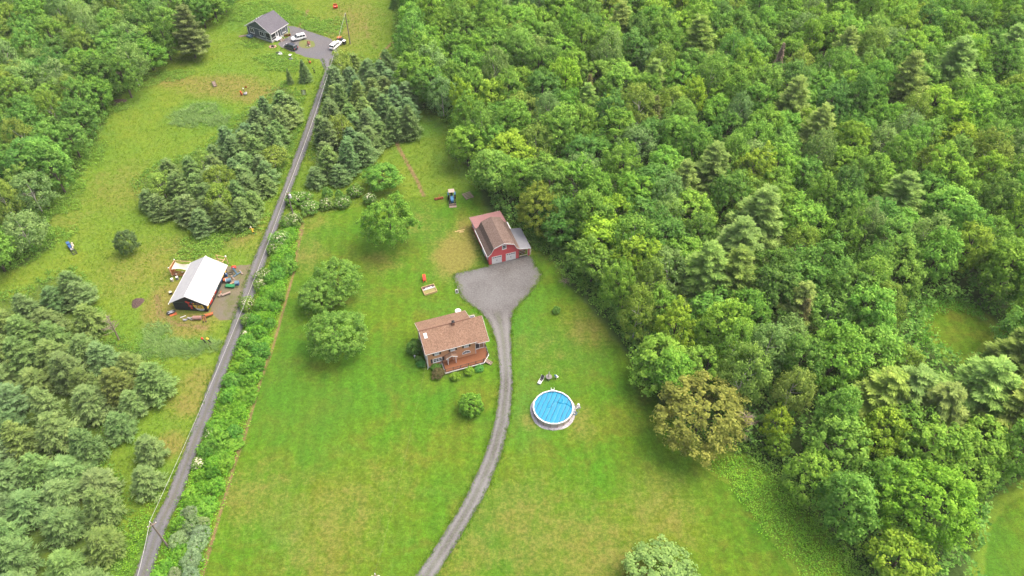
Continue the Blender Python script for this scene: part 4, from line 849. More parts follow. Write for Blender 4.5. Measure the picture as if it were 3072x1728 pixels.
build('scrap_frame', 'tangled olive scrap frame next to the brown tank', 'scrap', sq(445, 990), -.2, [('frame', 'greywood', [('t', (-.5, -.4, .1), (.5, .4, .3), .05), ('t', (-.5, .4, .1), (.5, -.4, .3), .05), ('t', (0, -.5, .2), (.1, .6, .2), .05)]), ('ring', 'grey', [('p', [(.35*math.cos(a), .35*math.sin(a), .35) for a in np.linspace(0, 6.28, 11)], [.04]*11)])])
build('water_tank', 'rusty brown cylindrical tank lying before the workshop', 'tank', sq(515, 985), .02, [('tank', pm('brown_tank', (.27, .16, .13), (.19, .11, .09), 4), [('t', (-.85, 0, .45), (.85, 0, .45), .42, .42, 16)]), ('band', 'rust', [('t', (.3, 0, .45), (.36, 0, .45), .435, .435, 16)]), ('pipe', 'black', [('t', (.2, .3, .75), (1.6, .35, .7), .06)])])
build('log_splitter', 'rusty orange machine frame on legs at the workshop corner', 'machine', sq(630, 985), .2, [('frame', 'rust', [('t', (-.5, -.6, .1), (-.3, 1.0, .7), .07), ('t', (-.05, -.7, .1), (-.1, .9, .7), .07), ('t', (-.7, .2, .5), (1.3, .5, .6), .07), ('t', (.1, .9, .6), (1.5, 1.2, .6), .06)]), ('body', 'orange', [('b', .9, .85, .45, .9, .5, .3, .3), ('b', .2, .6, .55, .5, .4, .3, .2)]), ('wheel', 'tyre', [('t', (-.55, -.7, .2), (-.45, -.7, .2), .2, .2, 10)]), ('wheel', 'tyre', [('t', (0, -.8, .2), (.1, -.8, .2), .2, .2, 10)])])
build('plant_pot', 'black pot beside the workshop eave on the meadow side', 'pot', sq(150, 640), 0, [('pot', 'black', [('t', (0, 0, 0), (0, 0, .55), .3, .38, 12)]), ('lid', 'cream', [('t', (0, 0, .56), (0, 0, .64), .36, .3, 12)])])
for k, (x, y, m2, lb) in enumerate(((170, 465, 'cream', 'pale round drum in weeds below the shade canopy'), (240, 440, 'grey', 'grey canister standing under the shade canopy edge'))):
    build('drum', lb, 'drum', sq(x, y), 0, [('drum', m2, [('t', (0, 0, 0), (0, 0, .7), .3, .3, 12)]), ('lid', 'white', [('t', (0, 0, .7), (0, 0, .75), .27, .2, 12)])])
build('seat_stack', 'dark slatted benches stacked under the cream shade canopy', 'bench', sq(275, 385), -.1, [('slat', 'rust', [('b', 0, -.5+.35*k, .5, 2.6, .16, .06)]) for k in range(4)]+[('leg', 'greywood', [('b', -1.1, 0, .25, .12, 1.2, .5), ('b', 1.1, 0, .25, .12, 1.2, .5)]), ('cushion', 'cream', [('b', -.6, -.3, .56, .4, .3, .08)]), ('cushion', 'cream', [('b', .5, .4, .56, .4, .3, .08)])])
for k, (x, y, c, lb) in enumerate(((580, 1320, 'red', 'red topped post figure beside the lane'), (695, 1325, 'yellow', 'yellow topped post figure beside the lane'))):
    build('post_figure', lb, 'ornament', sq(x+45 if k == 0 else x, y), 0, [('legs', 'black', [('t', (-.15, 0, 0), (-.05, 0, .9), .06), ('t', (.2, 0, 0), (.05, 0, .9), .06), ('t', (0, 0, .8), (-.3, 0, 1.4), .13, .1)]), ('head', c, [('e', (-.35, .05, 1.6), (.24, .22, .3)), ('t', (-.35, 0, 1.45), (-.1, 0, 1.7), .12)]), ('base', 'greywood', [('b', 0, 0, .05, .8, .4, .08)])])
build('yellow_figure', 'yellow figure ornament on the verge between grove and lane', 'ornament', T(760, 700), .2, [('body', 'yellow', [('t', (0, 0, .5), (-.15, .1, 1.5), .2, .12)]), ('head', 'cream', [('e', (-.18, .1, 1.75), (.24, .2, .24))]), ('arm', 'yellow', [('t', (-.1, .1, 1.3), (.4, .1, 1.1), .08), ('t', (-.1, .1, 1.3), (-.55, .1, 1.5), .07)]), ('leg', 'black', [('t', (0, 0, .5), (.15, -.1, 0), .08), ('t', (0, 0, .5), (-.2, 0, 0), .08), ('b', .1, -.1, .05, .7, .3, .08)])])
build('giant_chair', 'blue and black reclining sled sculpture with a tan bear in the meadow', 'sculpture', T(217, 750), math.radians(-48), [('seat', 'blue', [('b', -.9, 0, .75, 1.7, .65, .1), ('b', -1.6, 0, 1.1, .9, .65, .08, 0, 0)]), ('seat_pad', 'grey', [('b', .2, 0, .6, 1.0, .6, .1)]), ('runner', 'black', [('t', (-1.4, -.4, .1), (1.9, -.4, .12), .06)]), ('runner', 'black', [('t', (-1.4, .4, .1), (1.9, .4, .12), .06)]), ('strut', 'black', [('t', (-.6, -.4, .1), (-.9, -.35, .75), .05), ('t', (-.6, .4, .1), (-.9, .35, .75), .05), ('t', (1.1, -.6, .4), (1.1, .6, .4), .06), ('t', (1.9, -.5, .12), (1.9, .5, .12), .06), ('t', (1.5, -.5, .2), (1.5, .5, .2), .05)]), ('bear', 'cream', [('e', (-.2, .5, .95), (.35, .3, .4)), ('e', (-.45, .6, 1.35), (.26, .24, .24)), ('t', (0, .4, .9), (.5, .2, .75), .13)])])
build('wooden_lounger', 'dark wooden slatted lounger alone on the yellow meadow', 'bench', mq(490, 440), math.radians(-62), [('slat', 'greywood', [('b', -.9+.28*k, 0, .6-.02*k, .22, .9, .06)]) for k in range(6)]+[('rail', 'black', [('t', (-1.5, -.45, .75), (1.2, -.45, .4), .06), ('t', (-1.5, .45, .75), (1.2, .45, .4), .06)]), ('leg', 'greywood', [('b', -1.0, 0, .28, .12, .9, .56)]), ('leg', 'greywood', [('b', .9, 0, .2, .5, 1.0, .4)])])
build('windmill_ornament', 'grey stone ornament with a thin green pole on the meadow', 'ornament', mq(1030, 610), 0, [('stone', 'grey', [('e', (.05, 0, .3), (.55, .45, .35)), ('e', (.3, .3, .45), (.3, .3, .3))]), ('pole', 'green', [('t', (-.1, .1, .3), (-.25, .3, 1.6), .06)]), ('head', 'white', [('e', (-.27, .32, 1.75), (.2, .18, .22))])])
build('orange_figure', 'orange figure ornament left of the grey stone ornament', 'ornament', mq(970, 620), .2, [('body', 'orange', [('e', (0, 0, .55), (.35, .3, .55))]), ('head', 'red', [('e', (-.1, .05, 1.15), (.25, .22, .22))]), ('leg', 'rust', [('t', (.1, 0, .2), (.2, -.1, 0), .1), ('t', (-.1, 0, .2), (-.15, -.1, 0), .1)])])
build('orange_flag', 'small orange pennant behind the grey stone ornament', 'flag', mq(1050, 520), 0, [('pole', 'black', [('t', (0, 0, 0), (0, 0, 1.1), .03)]), ('cloth', 'orange', [('b', .02, 0, .85, .6, .06, .45), ('b', -.1, .03, .6, .3, .06, .25)])])
build('grille_sign', 'black framed metal grille panel standing left of the lane', 'sign', mq(2068, 625), .12, [('frame', 'black', [('b', -.6, 0, .9, .12, .12, 1.8), ('b', .6, 0, .9, .12, .12, 1.8), ('b', 0, 0, 1.75, 1.1, .12, .12)]), ('grille', 'grey', [('t', (-.5, 0, .3+.28*k), (.5, 0, .45+.28*k), .07) for k in range(5)]), ('post', 'white', [('t', (0, -.03, .2), (0, -.03, 1.7), .07)])])
build('scroll_ornament', 'thin black scroll ornament in grass right of the lone spruce', 'ornament', gq(1465, 1320), 0, [('stem', 'black', [('p', [(0, 0, 0), (-.1, 0, .6), (.1, 0, 1.2), (-.1, 0, 1.8)], [.07, .06, .06, .05])]), ('leaf', 'black', [('e', (.15, 0, .8), (.2, .1, .15)), ('e', (-.2, 0, 1.5), (.2, .1, .15)), ('e', (.1, 0, .25), (.25, .12, .2))])])
build('rooster_ornament', 'black and orange ornament at the edge of the turning area', 'ornament', gq(1385, 1150), 0, [('body', 'orange', [('e', (.1, 0, .45), (.4, .3, .4))]), ('neck', 'black', [('t', (-.05, .05, .7), (-.3, .1, 1.2), .16, .1), ('e', (-.3, .1, 1.3), (.2, .16, .16))]), ('foot', 'black', [('b', .1, 0, .05, .3, .25, .1)])])
build('stone_fountain', 'grey stone birdbath with white top near the turning area', 'birdbath', gq(1045, 1070), 0, [('base', 'grey', [('t', (0, 0, 0), (0, 0, .35), .5, .35, 10), ('e', (-.3, -.2, .2), (.3, .25, .25)), ('e', (.35, -.1, .2), (.3, .25, .22))]), ('stem', 'grey', [('t', (0, 0, .35), (0, 0, 1.2), .13, .1)]), ('bowl', 'white', [('t', (0, 0, 1.2), (0, 0, 1.4), .2, .45, 12)])])
build('rock_garden', 'cluster of dark and white stones below the cottage car park', 'rocks', gq(830, 985), 0, [('rock', 'black', [('e', (-.5, .3, .3), (.5, .4, .35))]), ('rock', 'grey', [('e', (.3, .4, .25), (.45, .4, .3))]), ('rock', 'white', [('e', (.1, -.2, .2), (.5, .35, .25))]), ('rock', 'white', [('e', (.7, 0, .15), (.3, .3, .2))]), ('rock', 'grey', [('e', (-.1, .9, .2), (.3, .3, .22))])])
build('flower_planter', 'planter of dark red flowers on the round grass island', 'planter', gq(1370, 825), 0, [('tub', 'greywood', [('t', (0, 0, 0), (0, 0, .5), .5, .6, 12)]), ('flowers', pm('dark_red_petals', (.24, .04, .06), (.12, .10, .04), 6), [('e', (0, 0, .7), (.5, .45, .35)), ('e', (-.2, .3, 1.0), (.3, .3, .4)), ('e', (.25, .35, .9), (.28, .25, .3))]), ('stone', 'cream', [('e', (.3, -.6, .15), (.3, .25, .18)), ('e', (-.4, -.65, .12), (.22, .2, .14))])])
build('terracotta_pots', 'terracotta pot group by the cottage right wall', 'pots', gq(980, 655), .3, [('pot', 'rust', [('t', (-.7+.5*k, .1*(k % 2), 0), (-.7+.5*k, .1*(k % 2), .45), .2, .27, 10)]) for k in range(4)]+[('plant', pm('pot_plant', (.10, .16, .04), (.22, .09, .06), 6), [('e', (-.7+.5*k, .1*(k % 2), .6), (.28, .28, .25)) for k in range(4)])])
build('brick_ring', 'pinkish stone ring with dark pot at the cottage corner', 'rocks', gq(715, 850), 0, [('stone', pm('pink_stone', (.42, .25, .21), (.32, .2, .17), 4), [('e', (.9*math.cos(a), .7*math.sin(a), .12), (.28, .24, .16))]) for a in np.linspace(0, 5.5, 8)]+[('pot', 'black', [('t', (0, 0, 0), (0, 0, .5), .3, .38, 10)])])
build('bicycle_ornament', 'old dark bicycle leaning by the cottage wall', 'bicycle', gq(945, 735), .5, [('wheel', 'black', [('p', [(-.5+.33*math.cos(a), 0, .34+.33*math.sin(a)) for a in np.linspace(0, 6.28, 13)], [.03]*13)]), ('wheel', 'black', [('p', [(.5+.33*math.cos(a), 0, .34+.33*math.sin(a)) for a in np.linspace(0, 6.28, 13)], [.03]*13)]), ('frame', 'rust', [('t', (-.5, 0, .34), (0, 0, .34), .03), ('t', (0, 0, .34), (.35, 0, .85), .03), ('t', (-.5, 0, .34), (-.2, 0, .85), .03), ('t', (-.2, 0, .85), (.35, 0, .85), .03), ('t', (.35, 0, .95), (.5, 0, .34), .03)]), ('saddle', 'black', [('b', -.22, 0, .92, .25, .12, .06)])])
build('lumber_stack', 'grey boards stacked at the left end of the cottage', 'lumber', gq(180, 655), math.radians(15), [('board', 'greywood', [('b', 0, -.3+.3*k, .1+.05*(k % 2), 2.6, .22, .08, .05*k)]) for k in range(3)])
build('armchair_ornament', 'bright red seat ornament in the far meadow', 'ornament', T(1007, 25), .2, [('seat', 'red', [('b', 0, 0, .5, 1.1, .9, .5)]), ('back', 'orange', [('b', 0, .45, .95, 1.2, .2, .9)]), ('arm', 'red', [('b', -.6, 0, .6, .2, .9, .6)]), ('arm', 'red', [('b', .6, 0, .6, .2, .9, .6)]), ('cushion', 'cream', [('b', 0, -.2, .78, .5, .3, .08)])])
def mound(name, label, loc, rx, ry, hh):
    mb = MB(); n, m2 = 18, 5
    mb.v.append((0, 0, hh))
    for j in range(1, m2+1):
        for i in range(n):
            a = 2*math.pi*i/n; f = j/m2*(1+.12*math.sin(3*a)+rnd.uniform(-.06, .06)); mb.v.append((rx*f*math.cos(a), ry*f*math.sin(a), max(-.02, hh*(1-(j/m2)**1.6)+rnd.uniform(-.06, .06)*(j < m2))-(.03 if j == m2 else 0)))
    mb.f = [(0, 1+i, 1+(i+1) % n) for i in range(n)]+[(1+j*n+i, 1+(j+1)*n+i, 1+(j+1)*n+(i+1) % n, 1+j*n+(i+1) % n) for j in range(m2-1) for i in range(n)]
    o = mb.build(name, M['soil'], None); o.location = loc; return tag(o, label, 'soil heap')
mound('soil_heap', 'dark soil heap beside the left wood edge', T(352, 306), 2.6, 1.7, .45)
mound('soil_heap', 'small dark soil heap between workshop and pine grove', T(412, 908), 1.3, 1.6, .3)

# ------------------------------------------------------------------ poles and cables
def pole(label, base, hh, arms=(), can=False, rz=0):
    o = root('utility_pole', label, 'pole', base, rz)
    MB().tube((0, 0, 0), (0, 0, hh), .17, .12, 10).build('pole', M['polewood'], o)
    for z, l2 in arms: MB().cb(0, -.15, z, l2, .12, .14).build('crossarm', M['greywood'], o)
    for z, l2 in arms:
        for x in (-l2*.45, l2*.45): MB().tube((x, -.15, z+.07), (x, -.15, z+.25), .05).build('insulator', M['white'], o)
    MB().tube((0, -.02, hh), (0, -.02, hh+.35), .06).build('pin', M['white'], o)
    if can: MB().tube((.38, -.1, hh-1.6), (.38, -.1, hh-.7), .27, .27, 14).ell((.38, -.1, hh-.7), (.27, .27, .1)).build('transformer', M['white'], o)
    return Vector(base)+Vector((0, 0, hh+.3))
t1 = pole('dark utility pole among shrubs at the lower lane', T(508, 1645), 8.9, [(8.3, 1.4)], rz=.6)
t2 = pole('dark utility pole by the white flowering shrubs on the lane', T(885, 664), 8.6, [(8.2, 1.0)], True, rz=.5)
t3 = pole('pale utility pole beside the bins and the white car', T(1051, 132), 9.6, [])
tp = T(1125, 1722, 9.3); t4 = pole('pole top with white transformer at the bottom picture edge', (tp.x, tp.y, 0), 9.2, [(8.9, 1.0)], True)
def wire(label, a, b, sag, r=.022, mat='cable'):
    pts = [a.lerp(b, i/24)-Vector((0, 0, sag*4*(i/24)*(1-i/24))) for i in range(25)]
    tag(MB().path(pts, [r]*25, 4).build('power_cable', M[mat]), label, 'cable')
wire('overhead cable along the lane from the lower pole to the shrub pole', t1, t2, 1.6, .022)
wire('overhead cable from the shrub pole to the pole by the bins', t2, t3, 1.6, .03)
wire('overhead cable leaving the lower pole towards the bottom picture edge', t1, T(395, 1790, 8.0), .4, .03)
wire('thin service cable crossing the lawn to the brown house', t4, h_at(h, .3, -.2, 4.7), 1.6, .006, 'greywood')

# ------------------------------------------------------------------ plants
def unit(a): return a/np.maximum(np.linalg.norm(a, axis=-1, keepdims=True), 1e-9)
def diamonds(c, nrm, ln, wd, dirn=None):
    """leaf-shaped quads: centre, normal, half length, half width, optional long direction"""
    n = len(c); r = rng.normal(size=(n, 3)) if dirn is None else dirn
    t = unit(r-nrm*np.sum(r*nrm, -1, keepdims=True)); bt = np.cross(nrm, t)
    v = np.stack([c-t*ln[:, None], c+bt*wd[:, None]+t*ln[:, None]*.15, c+t*ln[:, None], c-bt*wd[:, None]+t*ln[:, None]*.15], 1).reshape(-1, 3)
    return v, np.arange(4*n).reshape(n, 4)
def broadleaf(seed, R=4.0, H=11.0, base=.25, ntuft=80, nleaf=72, lump=.2, tr=(.75, 1.3), ls=(.17, .30), flat=.75, spread=.45):
    global rng
    rng = np.random.default_rng(seed)
    hz = H*(1-base)/2; cz = H*(1+base)/2
    i = np.arange(ntuft)+.5; ph = np.arccos(1-2*i/ntuft); th = math.pi*(1+5**.5)*i
    d = np.stack([np.cos(th)*np.sin(ph), np.sin(th)*np.sin(ph), np.cos(ph)], 1)+rng.normal(0, .13, (ntuft, 3)); d = unit(d); d = d[d[:, 2] > -.72]
    K_ = rng.normal(size=(7, 3)); ph0 = rng.uniform(0, 6.28, 7)
    mod = 1+lump*np.mean(np.sin(d @ K_.T*2.2+ph0), 1)*2
    sh = rng.uniform(.70, 1.0, len(d))
    tc = d*np.array([R, R, hz])*(mod*sh)[:, None]*.88
    # broad, slightly domed profile
    tc[:, :2] *= (1+.18*np.clip(-tc[:, 2:3]/hz, -.6, .5))
    tc[:, 2] += cz
    trd = rng.uniform(*tr, len(d)); n = len(d)*nleaf
    out = np.repeat(d, nleaf, 0); tcr = np.repeat(tc, nleaf, 0); r = np.repeat(trd, nleaf)
    ld = unit(rng.normal(size=(n, 3))+.95*out+np.array([0, 0, spread]))
    c = tcr+ld*(r*rng.uniform(.35, 1.22, n)*np.repeat(rng.uniform(.75, 1.25, len(d)), nleaf))[:, None]*np.array([1, 1, flat])+out*(np.abs(rng.normal(0, .28, n))*r)[:, None]
    nrm = unit(ld+rng.normal(0, .42, (n, 3))+np.array([0, 0, .25])); s = rng.uniform(*ls, n)
    tint = np.clip(np.repeat(rng.uniform(.2, .8, len(d)), nleaf)+rng.normal(0, .2, n), 0, 1)
    v, f = diamonds(c, nrm, s, s*.72)
    return np_mesh('broadleaf_crown', v, f, M['leaf'], tint)
def conifer(seed, H=12.0, R=3.2, base=.06, nwh=17, nbr=8, droop=.0, up=.25, power=.85, nsp=7, nneed=9, nl=(.26, .42), nw=.075, dome=0.0):
    global rng
    rng = np.random.default_rng(seed); C = []; Dn = []; T_ = []
    for k in range(nwh):
        t = (k+rng.uniform(-.2, .2))/nwh; t = max(0, t); z = H*(base+(1-base)*t*.97); L = R*max(.05, (1-t)**power)*(1-.35*dome*max(0, .25-t)*4)
        nb = max(4, int(nbr*(1-.45*t)))
        a0 = rng.uniform(0, 6.28)
        for b_ in range(nb):
            a = a0+2*math.pi*b_/nb+rng.normal(0, .15); l2 = L*rng.uniform(.78, 1.14); dr = np.array([math.cos(a), math.sin(a), 0]); sd_ = np.array([-math.sin(a), math.cos(a), 0])
            bt = rng.uniform(.25, .75)
            for q in range(nsp):
                f = .22+.78*(q+.5)/nsp; p = dr*l2*f+np.array([0, 0, z-droop*l2*f*f+up*l2*f**2*.9-.05*l2])
                wdt = .40*l2*(1-f*.75)*min(1, f*1.8)+.12
                m = nneed
                off = rng.uniform(-1, 1, m)*wdt; c = p+sd_*off[:, None]+dr*(rng.normal(0, .12, m)-np.abs(off)*.35)[:, None]+np.array([0, 0, 1])*rng.normal(0, .10, m)[:, None]
                dd = unit(dr*rng.uniform(.5, 1.1, m)[:, None]+sd_*(off/wdt*.8)[:, None]+np.array([0, 0, 1])*rng.uniform(.0, .75, m)[:, None])
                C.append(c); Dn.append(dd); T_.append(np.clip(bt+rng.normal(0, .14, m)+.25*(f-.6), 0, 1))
    C = np.concatenate(C); Dn = np.concatenate(Dn); n = len(C)
    top = np.array([[0, 0, H-.1]]); s = rng.uniform(*nl, n)
    nrm = unit(np.array([0, 0, 1.0])+rng.normal(0, .55, (n, 3)))
    v, f = diamonds(C, nrm, s, np.full(n, nw)*rng.uniform(.7, 1.4, n), Dn)
    return np_mesh('conifer_crown', v, f, M['leaf'], np.concatenate(T_))
def trunk_mesh(name, H, r, mat, limbs=6, cr=2.6, seed=0, base=.3):
    rr = random.Random(seed); mb = MB(); pts = [(0, 0, -.1), (rr.uniform(-.1, .1), rr.uniform(-.1, .1), H*.35), (rr.uniform(-.2, .2), rr.uniform(-.2, .2), H*.65), (0, 0, H*.9)]
    mb.path(pts, [r, r*.75, r*.45, r*.12], 7)
    for k in range(limbs):
        a = 6.28*k/limbs+rr.uniform(-.3, .3); z = H*(base+.4*k/limbs); l2 = cr*rr.uniform(.6, .95)
        mb.path([(0, 0, z), (l2*.5*math.cos(a), l2*.5*math.sin(a), z+l2*.35), (l2*math.cos(a), l2*math.sin(a), z+l2*.85)], [r*.4, r*.25, r*.07], 5)
    o = mb.build(name, mat); me = o.data; bpy.data.objects.remove(o); return me
MAPLE = [broadleaf(100+i, base=.10+.03*(i % 3), ntuft=125+10*(i % 3), nleaf=58, tr=(.5, 1.05), ls=(.14, .25), lump=.22+.06*(i % 4)) for i in range(8)]
ASH = [broadleaf(200+i, R=4, H=11, base=.12, ntuft=150, nleaf=46, tr=(.42, .85), ls=(.14, .24), lump=.42, spread=.7, flat=1.0) for i in range(6)]
BIRCH = [broadleaf(300+i, R=4, H=11, base=.1, ntuft=120, nleaf=46, tr=(.6, 1.0), ls=(.13, .22), lump=.3, flat=1.15, spread=.0) for i in range(3)]
SHRUB = [broadleaf(400+i, R=4, H=7, base=.0, ntuft=70, nleaf=60, tr=(.8, 1.3), ls=(.22, .36), lump=.25, flat=.8) for i in range(3)]
BALL = [broadleaf(450+i, R=4, H=8, base=-.05, ntuft=170, nleaf=40, tr=(.5, .75), ls=(.2, .3), lump=.04, flat=1.0) for i in range(2)]
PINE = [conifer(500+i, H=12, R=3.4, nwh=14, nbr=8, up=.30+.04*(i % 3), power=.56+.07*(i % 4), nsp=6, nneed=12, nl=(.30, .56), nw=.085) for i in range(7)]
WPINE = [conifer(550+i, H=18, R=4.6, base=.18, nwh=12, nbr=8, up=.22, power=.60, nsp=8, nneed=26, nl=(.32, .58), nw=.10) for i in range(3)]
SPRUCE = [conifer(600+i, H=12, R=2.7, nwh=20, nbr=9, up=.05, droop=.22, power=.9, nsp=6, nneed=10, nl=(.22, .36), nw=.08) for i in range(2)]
BIGLEAF = [broadleaf(700+i, R=7, H=14, base=.08, ntuft=290, nleaf=60, tr=(.5, 1.05), ls=(.14, .25), lump=.16+.05*i) for i in range(3)]
CEDAR = [broadleaf(650, R=4, H=11, base=-.02, ntuft=150, nleaf=44, tr=(.5, .85), ls=(.16, .26), lump=.06, flat=1.3, spread=.6)]
TRUNK = [trunk_mesh('trunk', 11, .26, M['bark'], 7, 2.9, i) for i in range(2)]
PTRUNK = [trunk_mesh('birch_trunk', 11, .17, M['palebark'], 8, 2.7, 5, .25)]
CTRUNK = [trunk_mesh('conifer_trunk', 12, .2, M['bark'], 0, 1, 3)]
STEM = [trunk_mesh('stem', 5, .2, M['bark'], 6, 3, 9, .05)]
KINDS = dict(maple=(MAPLE, TRUNK, 4, 11, 'maple_tree'), ash=(ASH, TRUNK, 4, 11, 'ash_tree'), birch=(BIRCH, PTRUNK, 4, 11, 'birch_tree'), pine=(PINE, CTRUNK, 3.4, 12, 'pine_tree'), wpine=(WPINE, CTRUNK, 4.6, 18, 'white_pine_tree'),
             spruce=(SPRUCE, CTRUNK, 2.7, 12, 'spruce_tree'), shrub=(SHRUB, STEM, 4, 7, 'shrub'), ball=(BALL, STEM, 4, 8, 'clipped_shrub'), cedar=(CEDAR, CTRUNK, 4, 11, 'cedar_tree'), apple=(BIGLEAF, TRUNK, 7, 14, 'apple_tree'), big=(BIGLEAF, TRUNK, 7, 14, 'maple_tree'))
TPL = {'trunk': 11, 'birch_trunk': 11, 'conifer_trunk': 12, 'stem': 5}
count = {}
def vary(c, j=.12):
    k = 1+rnd.uniform(-j, j)*1.3; return (c[0]*k*(1+rnd.uniform(-j, j)), c[1]*k, c[2]*k*(1+rnd.uniform(-j, j)*1.5))
def plant(kind, loc, R, H, col, label, group=None, cat='tree', name=None, j=.1, proto=None):
    crowns, trunks, R0, H0, nm = KINDS[kind]
    o = root(name or nm, label, cat, (loc[0], loc[1], 0), rnd.uniform(0, 6.28), group)
    cm = crowns[rnd.randrange(len(crowns)) if proto is None else proto]
    c = link('crown', cm, o); c.scale = (R/R0, R/R0*rnd.uniform(.86, 1.12), H/H0); c.rotation_euler = (rnd.uniform(-.06, .06), rnd.uniform(-.06, .06), 0); c.color = (*vary(col, j), 1)
    tm = trunks[rnd.randrange(len(trunks))]; t = link('trunk', tm, o)
    th = {id(m): h0 for m, h0 in ((TRUNK[0], 11), (TRUNK[-1], 11), (PTRUNK[0], 11), (CTRUNK[0], 12), (STEM[0], 5))}[id(tm)]
    t.scale = (R/R0, R/R0, H/th*.97)
    count[o.name.split('.')[0]] = count.get(o.name.split('.')[0], 0)+1
    return o
C_MID = (.170, .335, .056); C_DEEP = (.130, .275, .055); C_YEL = (.245, .405, .048); C_LIT = (.200, .385, .056); C_GREY = (.195, .325, .092); C_OLIVE = (.205, .315, .055)
C_PINE = (.195, .305, .100); C_BPINE = (.175, .290, .105); C_OPINE = (.275, .405, .105); C_RUST = (.34, .19, .11); C_GOLD = (.255, .285, .062)
WORD = {C_MID: 'mid green', C_DEEP: 'deep green', C_YEL: 'yellow-green', C_LIT: 'bright green', C_GREY: 'grey-green', C_OLIVE: 'olive green', C_PINE: 'dull green', C_BPINE: 'blue-green', C_OPINE: 'olive'}

def at_mid(x, y, H): return V(x, y, H*.5)              # base of a tree whose middle is seen at (x, y)
# --- single trees of the garden
garden = [('big', 980, 556, 6.2, 13.5, (.17, .345, .05), 'large round maple standing alone on the lawn left of the barn', 'tree'),
    ('apple', 846, 704, 5.3, 8.5, (.165, .325, .058), 'upper of the two low bushy apple trees, on the lawn left of the house', 'tree'), ('apple', 803, 742, 4.2, 7.0, (.165, .325, .058), 'small bushy apple tree crowding the lower left of the upper one', 'tree'),
    ('apple', 845, 843, 6.0, 9.5, (.165, .325, .058), 'lower of the low bushy apple trees, left of the brown house', 'tree'),
    ('ball', 1185, 1014, 2.35, 4.2, (.150, .330, .040), 'round clipped shrub beside the driveway below the house', 'shrub'),
    ('cedar', 318, 608, 2.6, 6.2, (.115, .190, .065), 'lone egg-shaped cedar on the meadow left of the workshop', 'tree'),
    ('spruce', 765, 176, 2.3, 7.0, C_BPINE, 'lone small spruce on the meadow below the cottage', 'tree'), ('spruce', 726, 190, 1.2, 5.0, C_PINE, 'thin sapling left of the lone small spruce', 'tree'),
    ('maple', 962, 447, 4.6, 6.0, (.145, .325, .050), 'bright green bushy tree behind the large lawn maple', 'tree'),
    ('big', 1352, 522, 5.2, 13.5, (.235, .315, .05), 'olive yellow maple leaning over the barn lean-to', 'tree'), ('wpine', 470, 78, 5.6, 17, (.19, .265, .085), 'big dull green white pine at the edge of the upper left wood', 'tree'),
    ('big', 1762, 1043, 8.4, 12.5, C_GOLD, 'wide golden olive brown tree beside the lawn', 'tree'),
    ('ash', 1948, 1075, 2.6, 9.0, (.27, .40, .04), 'slim yellow tree right of the golden brown tree', 'tree'), ('ash', 1955, 1120, 2.0, 6.0, (.22, .37, .045), 'small lower yellow tree beneath the slim yellow tree', 'tree'),
    ('ash', 1665, 1448, 4.8, 6.0, (.20, .33, .095), 'silvery grey-green tree cut by the bottom edge', 'tree'),
    ('big', 2330, 1270, 7.4, 15.0, (.205, .405, .042), 'largest bright green rounded maple at the lower right', 'tree'), ('maple', 2235, 1215, 4.2, 11, (.155, .33, .045), 'bright maple left of the largest rounded one', 'tree'),
    ('maple', 2440, 1180, 4.6, 11, (.175, .33, .05), 'pale bright maple right of the largest rounded one', 'tree'),
    ('shrub', 1400, 780, .75, 1.3, C_DEEP, 'small dark green bush alone on the right lawn', 'shrub'),
    ('spruce', 990, 4, 2.0, 4.0, C_DEEP, 'small dark tree at the top edge meadow', 'tree')]
for k, x, y, R_, H_, c, lb, cat in garden: plant(k, at_mid(x, y, H_), R_, H_, c, lb, None, cat, j=.03)
fnd = [(220, 830, 1.35, 3.2, C_DEEP, 'tall dark bush against the left gable of the house'), (335, 1085, .75, 1.3, (.09, .27, .06), 'small bright bush at the house front left corner'), (290, 1020, .7, 1.4, C_DEEP, 'small dark bush beside the garden lamp'),
       (555, 1150, .85, 1.2, C_DEEP, 'dark bush under the triple window of the house'), (590, 1235, 1.1, 1.5, (.15, .14, .06), 'purplish brown bush left of the deck'), (860, 1290, .85, 1.3, (.20, .36, .04), 'lime green clipped bush below the deck centre'),
       (1080, 1205, .9, 1.3, (.20, .36, .04), 'lime green clipped bush below the deck right half'), (1225, 1165, .8, .7, (.09, .28, .06), 'low green plant between lime bush and deck stairs')]
for x, y, R_, H_, c, lb in fnd: plant('shrub', T(1200+x/5.175, 880+y/5.175, H_*.5), R_, H_, c, lb, None, 'shrub', name='bush', j=.02)

# --- bare twigs showing in some crowns
def snag(label, loc, H_, n, mat, spread=.4, seed=1, name='dead_tree'):
    rr = random.Random(seed); mb = MB(); mb.path([(0, 0, 0), (.2, .1, H_*.5), (.1, .3, H_)], [.16, .11, .03], 6)
    for k in range(n):
        z = H_*rr.uniform(.35, .95); a = rr.uniform(0, 6.28); l2 = H_*spread*rr.uniform(.4, 1)*(1.1-z/H_)+.6
        e1 = Vector((l2*.55*math.cos(a), l2*.55*math.sin(a), z+l2*.25)); a2 = a+rr.uniform(-.5, .5); e2 = e1+Vector((l2*.5*math.cos(a2), l2*.5*math.sin(a2), l2*.25)); e3 = e1+Vector((l2*.4*math.cos(a2+.9), l2*.4*math.sin(a2+.9), l2*.1))
        mb.path([(0, 0, z), e1, e2], [.06, .04, .012], 4); mb.path([e1, e3], [.03, .01], 4)
    o = root(name, label, 'tree', (loc[0], loc[1], 0)); mb.build('branches', mat, o); return o
snag('bare grey dead tree standing right of the golden brown tree', at_mid(1862, 1080, 10), 10, 22, M['greywood'], .5, 3)
snag('bare white dead birch in the middle of the right wood', at_mid(2170, 735, 12), 13, 16, M['palebark'], .4, 5)
snag('bare dead tree behind the barn among maples', at_mid(1440, 510, 9), 10, 18, M['palebark'], .45, 6)
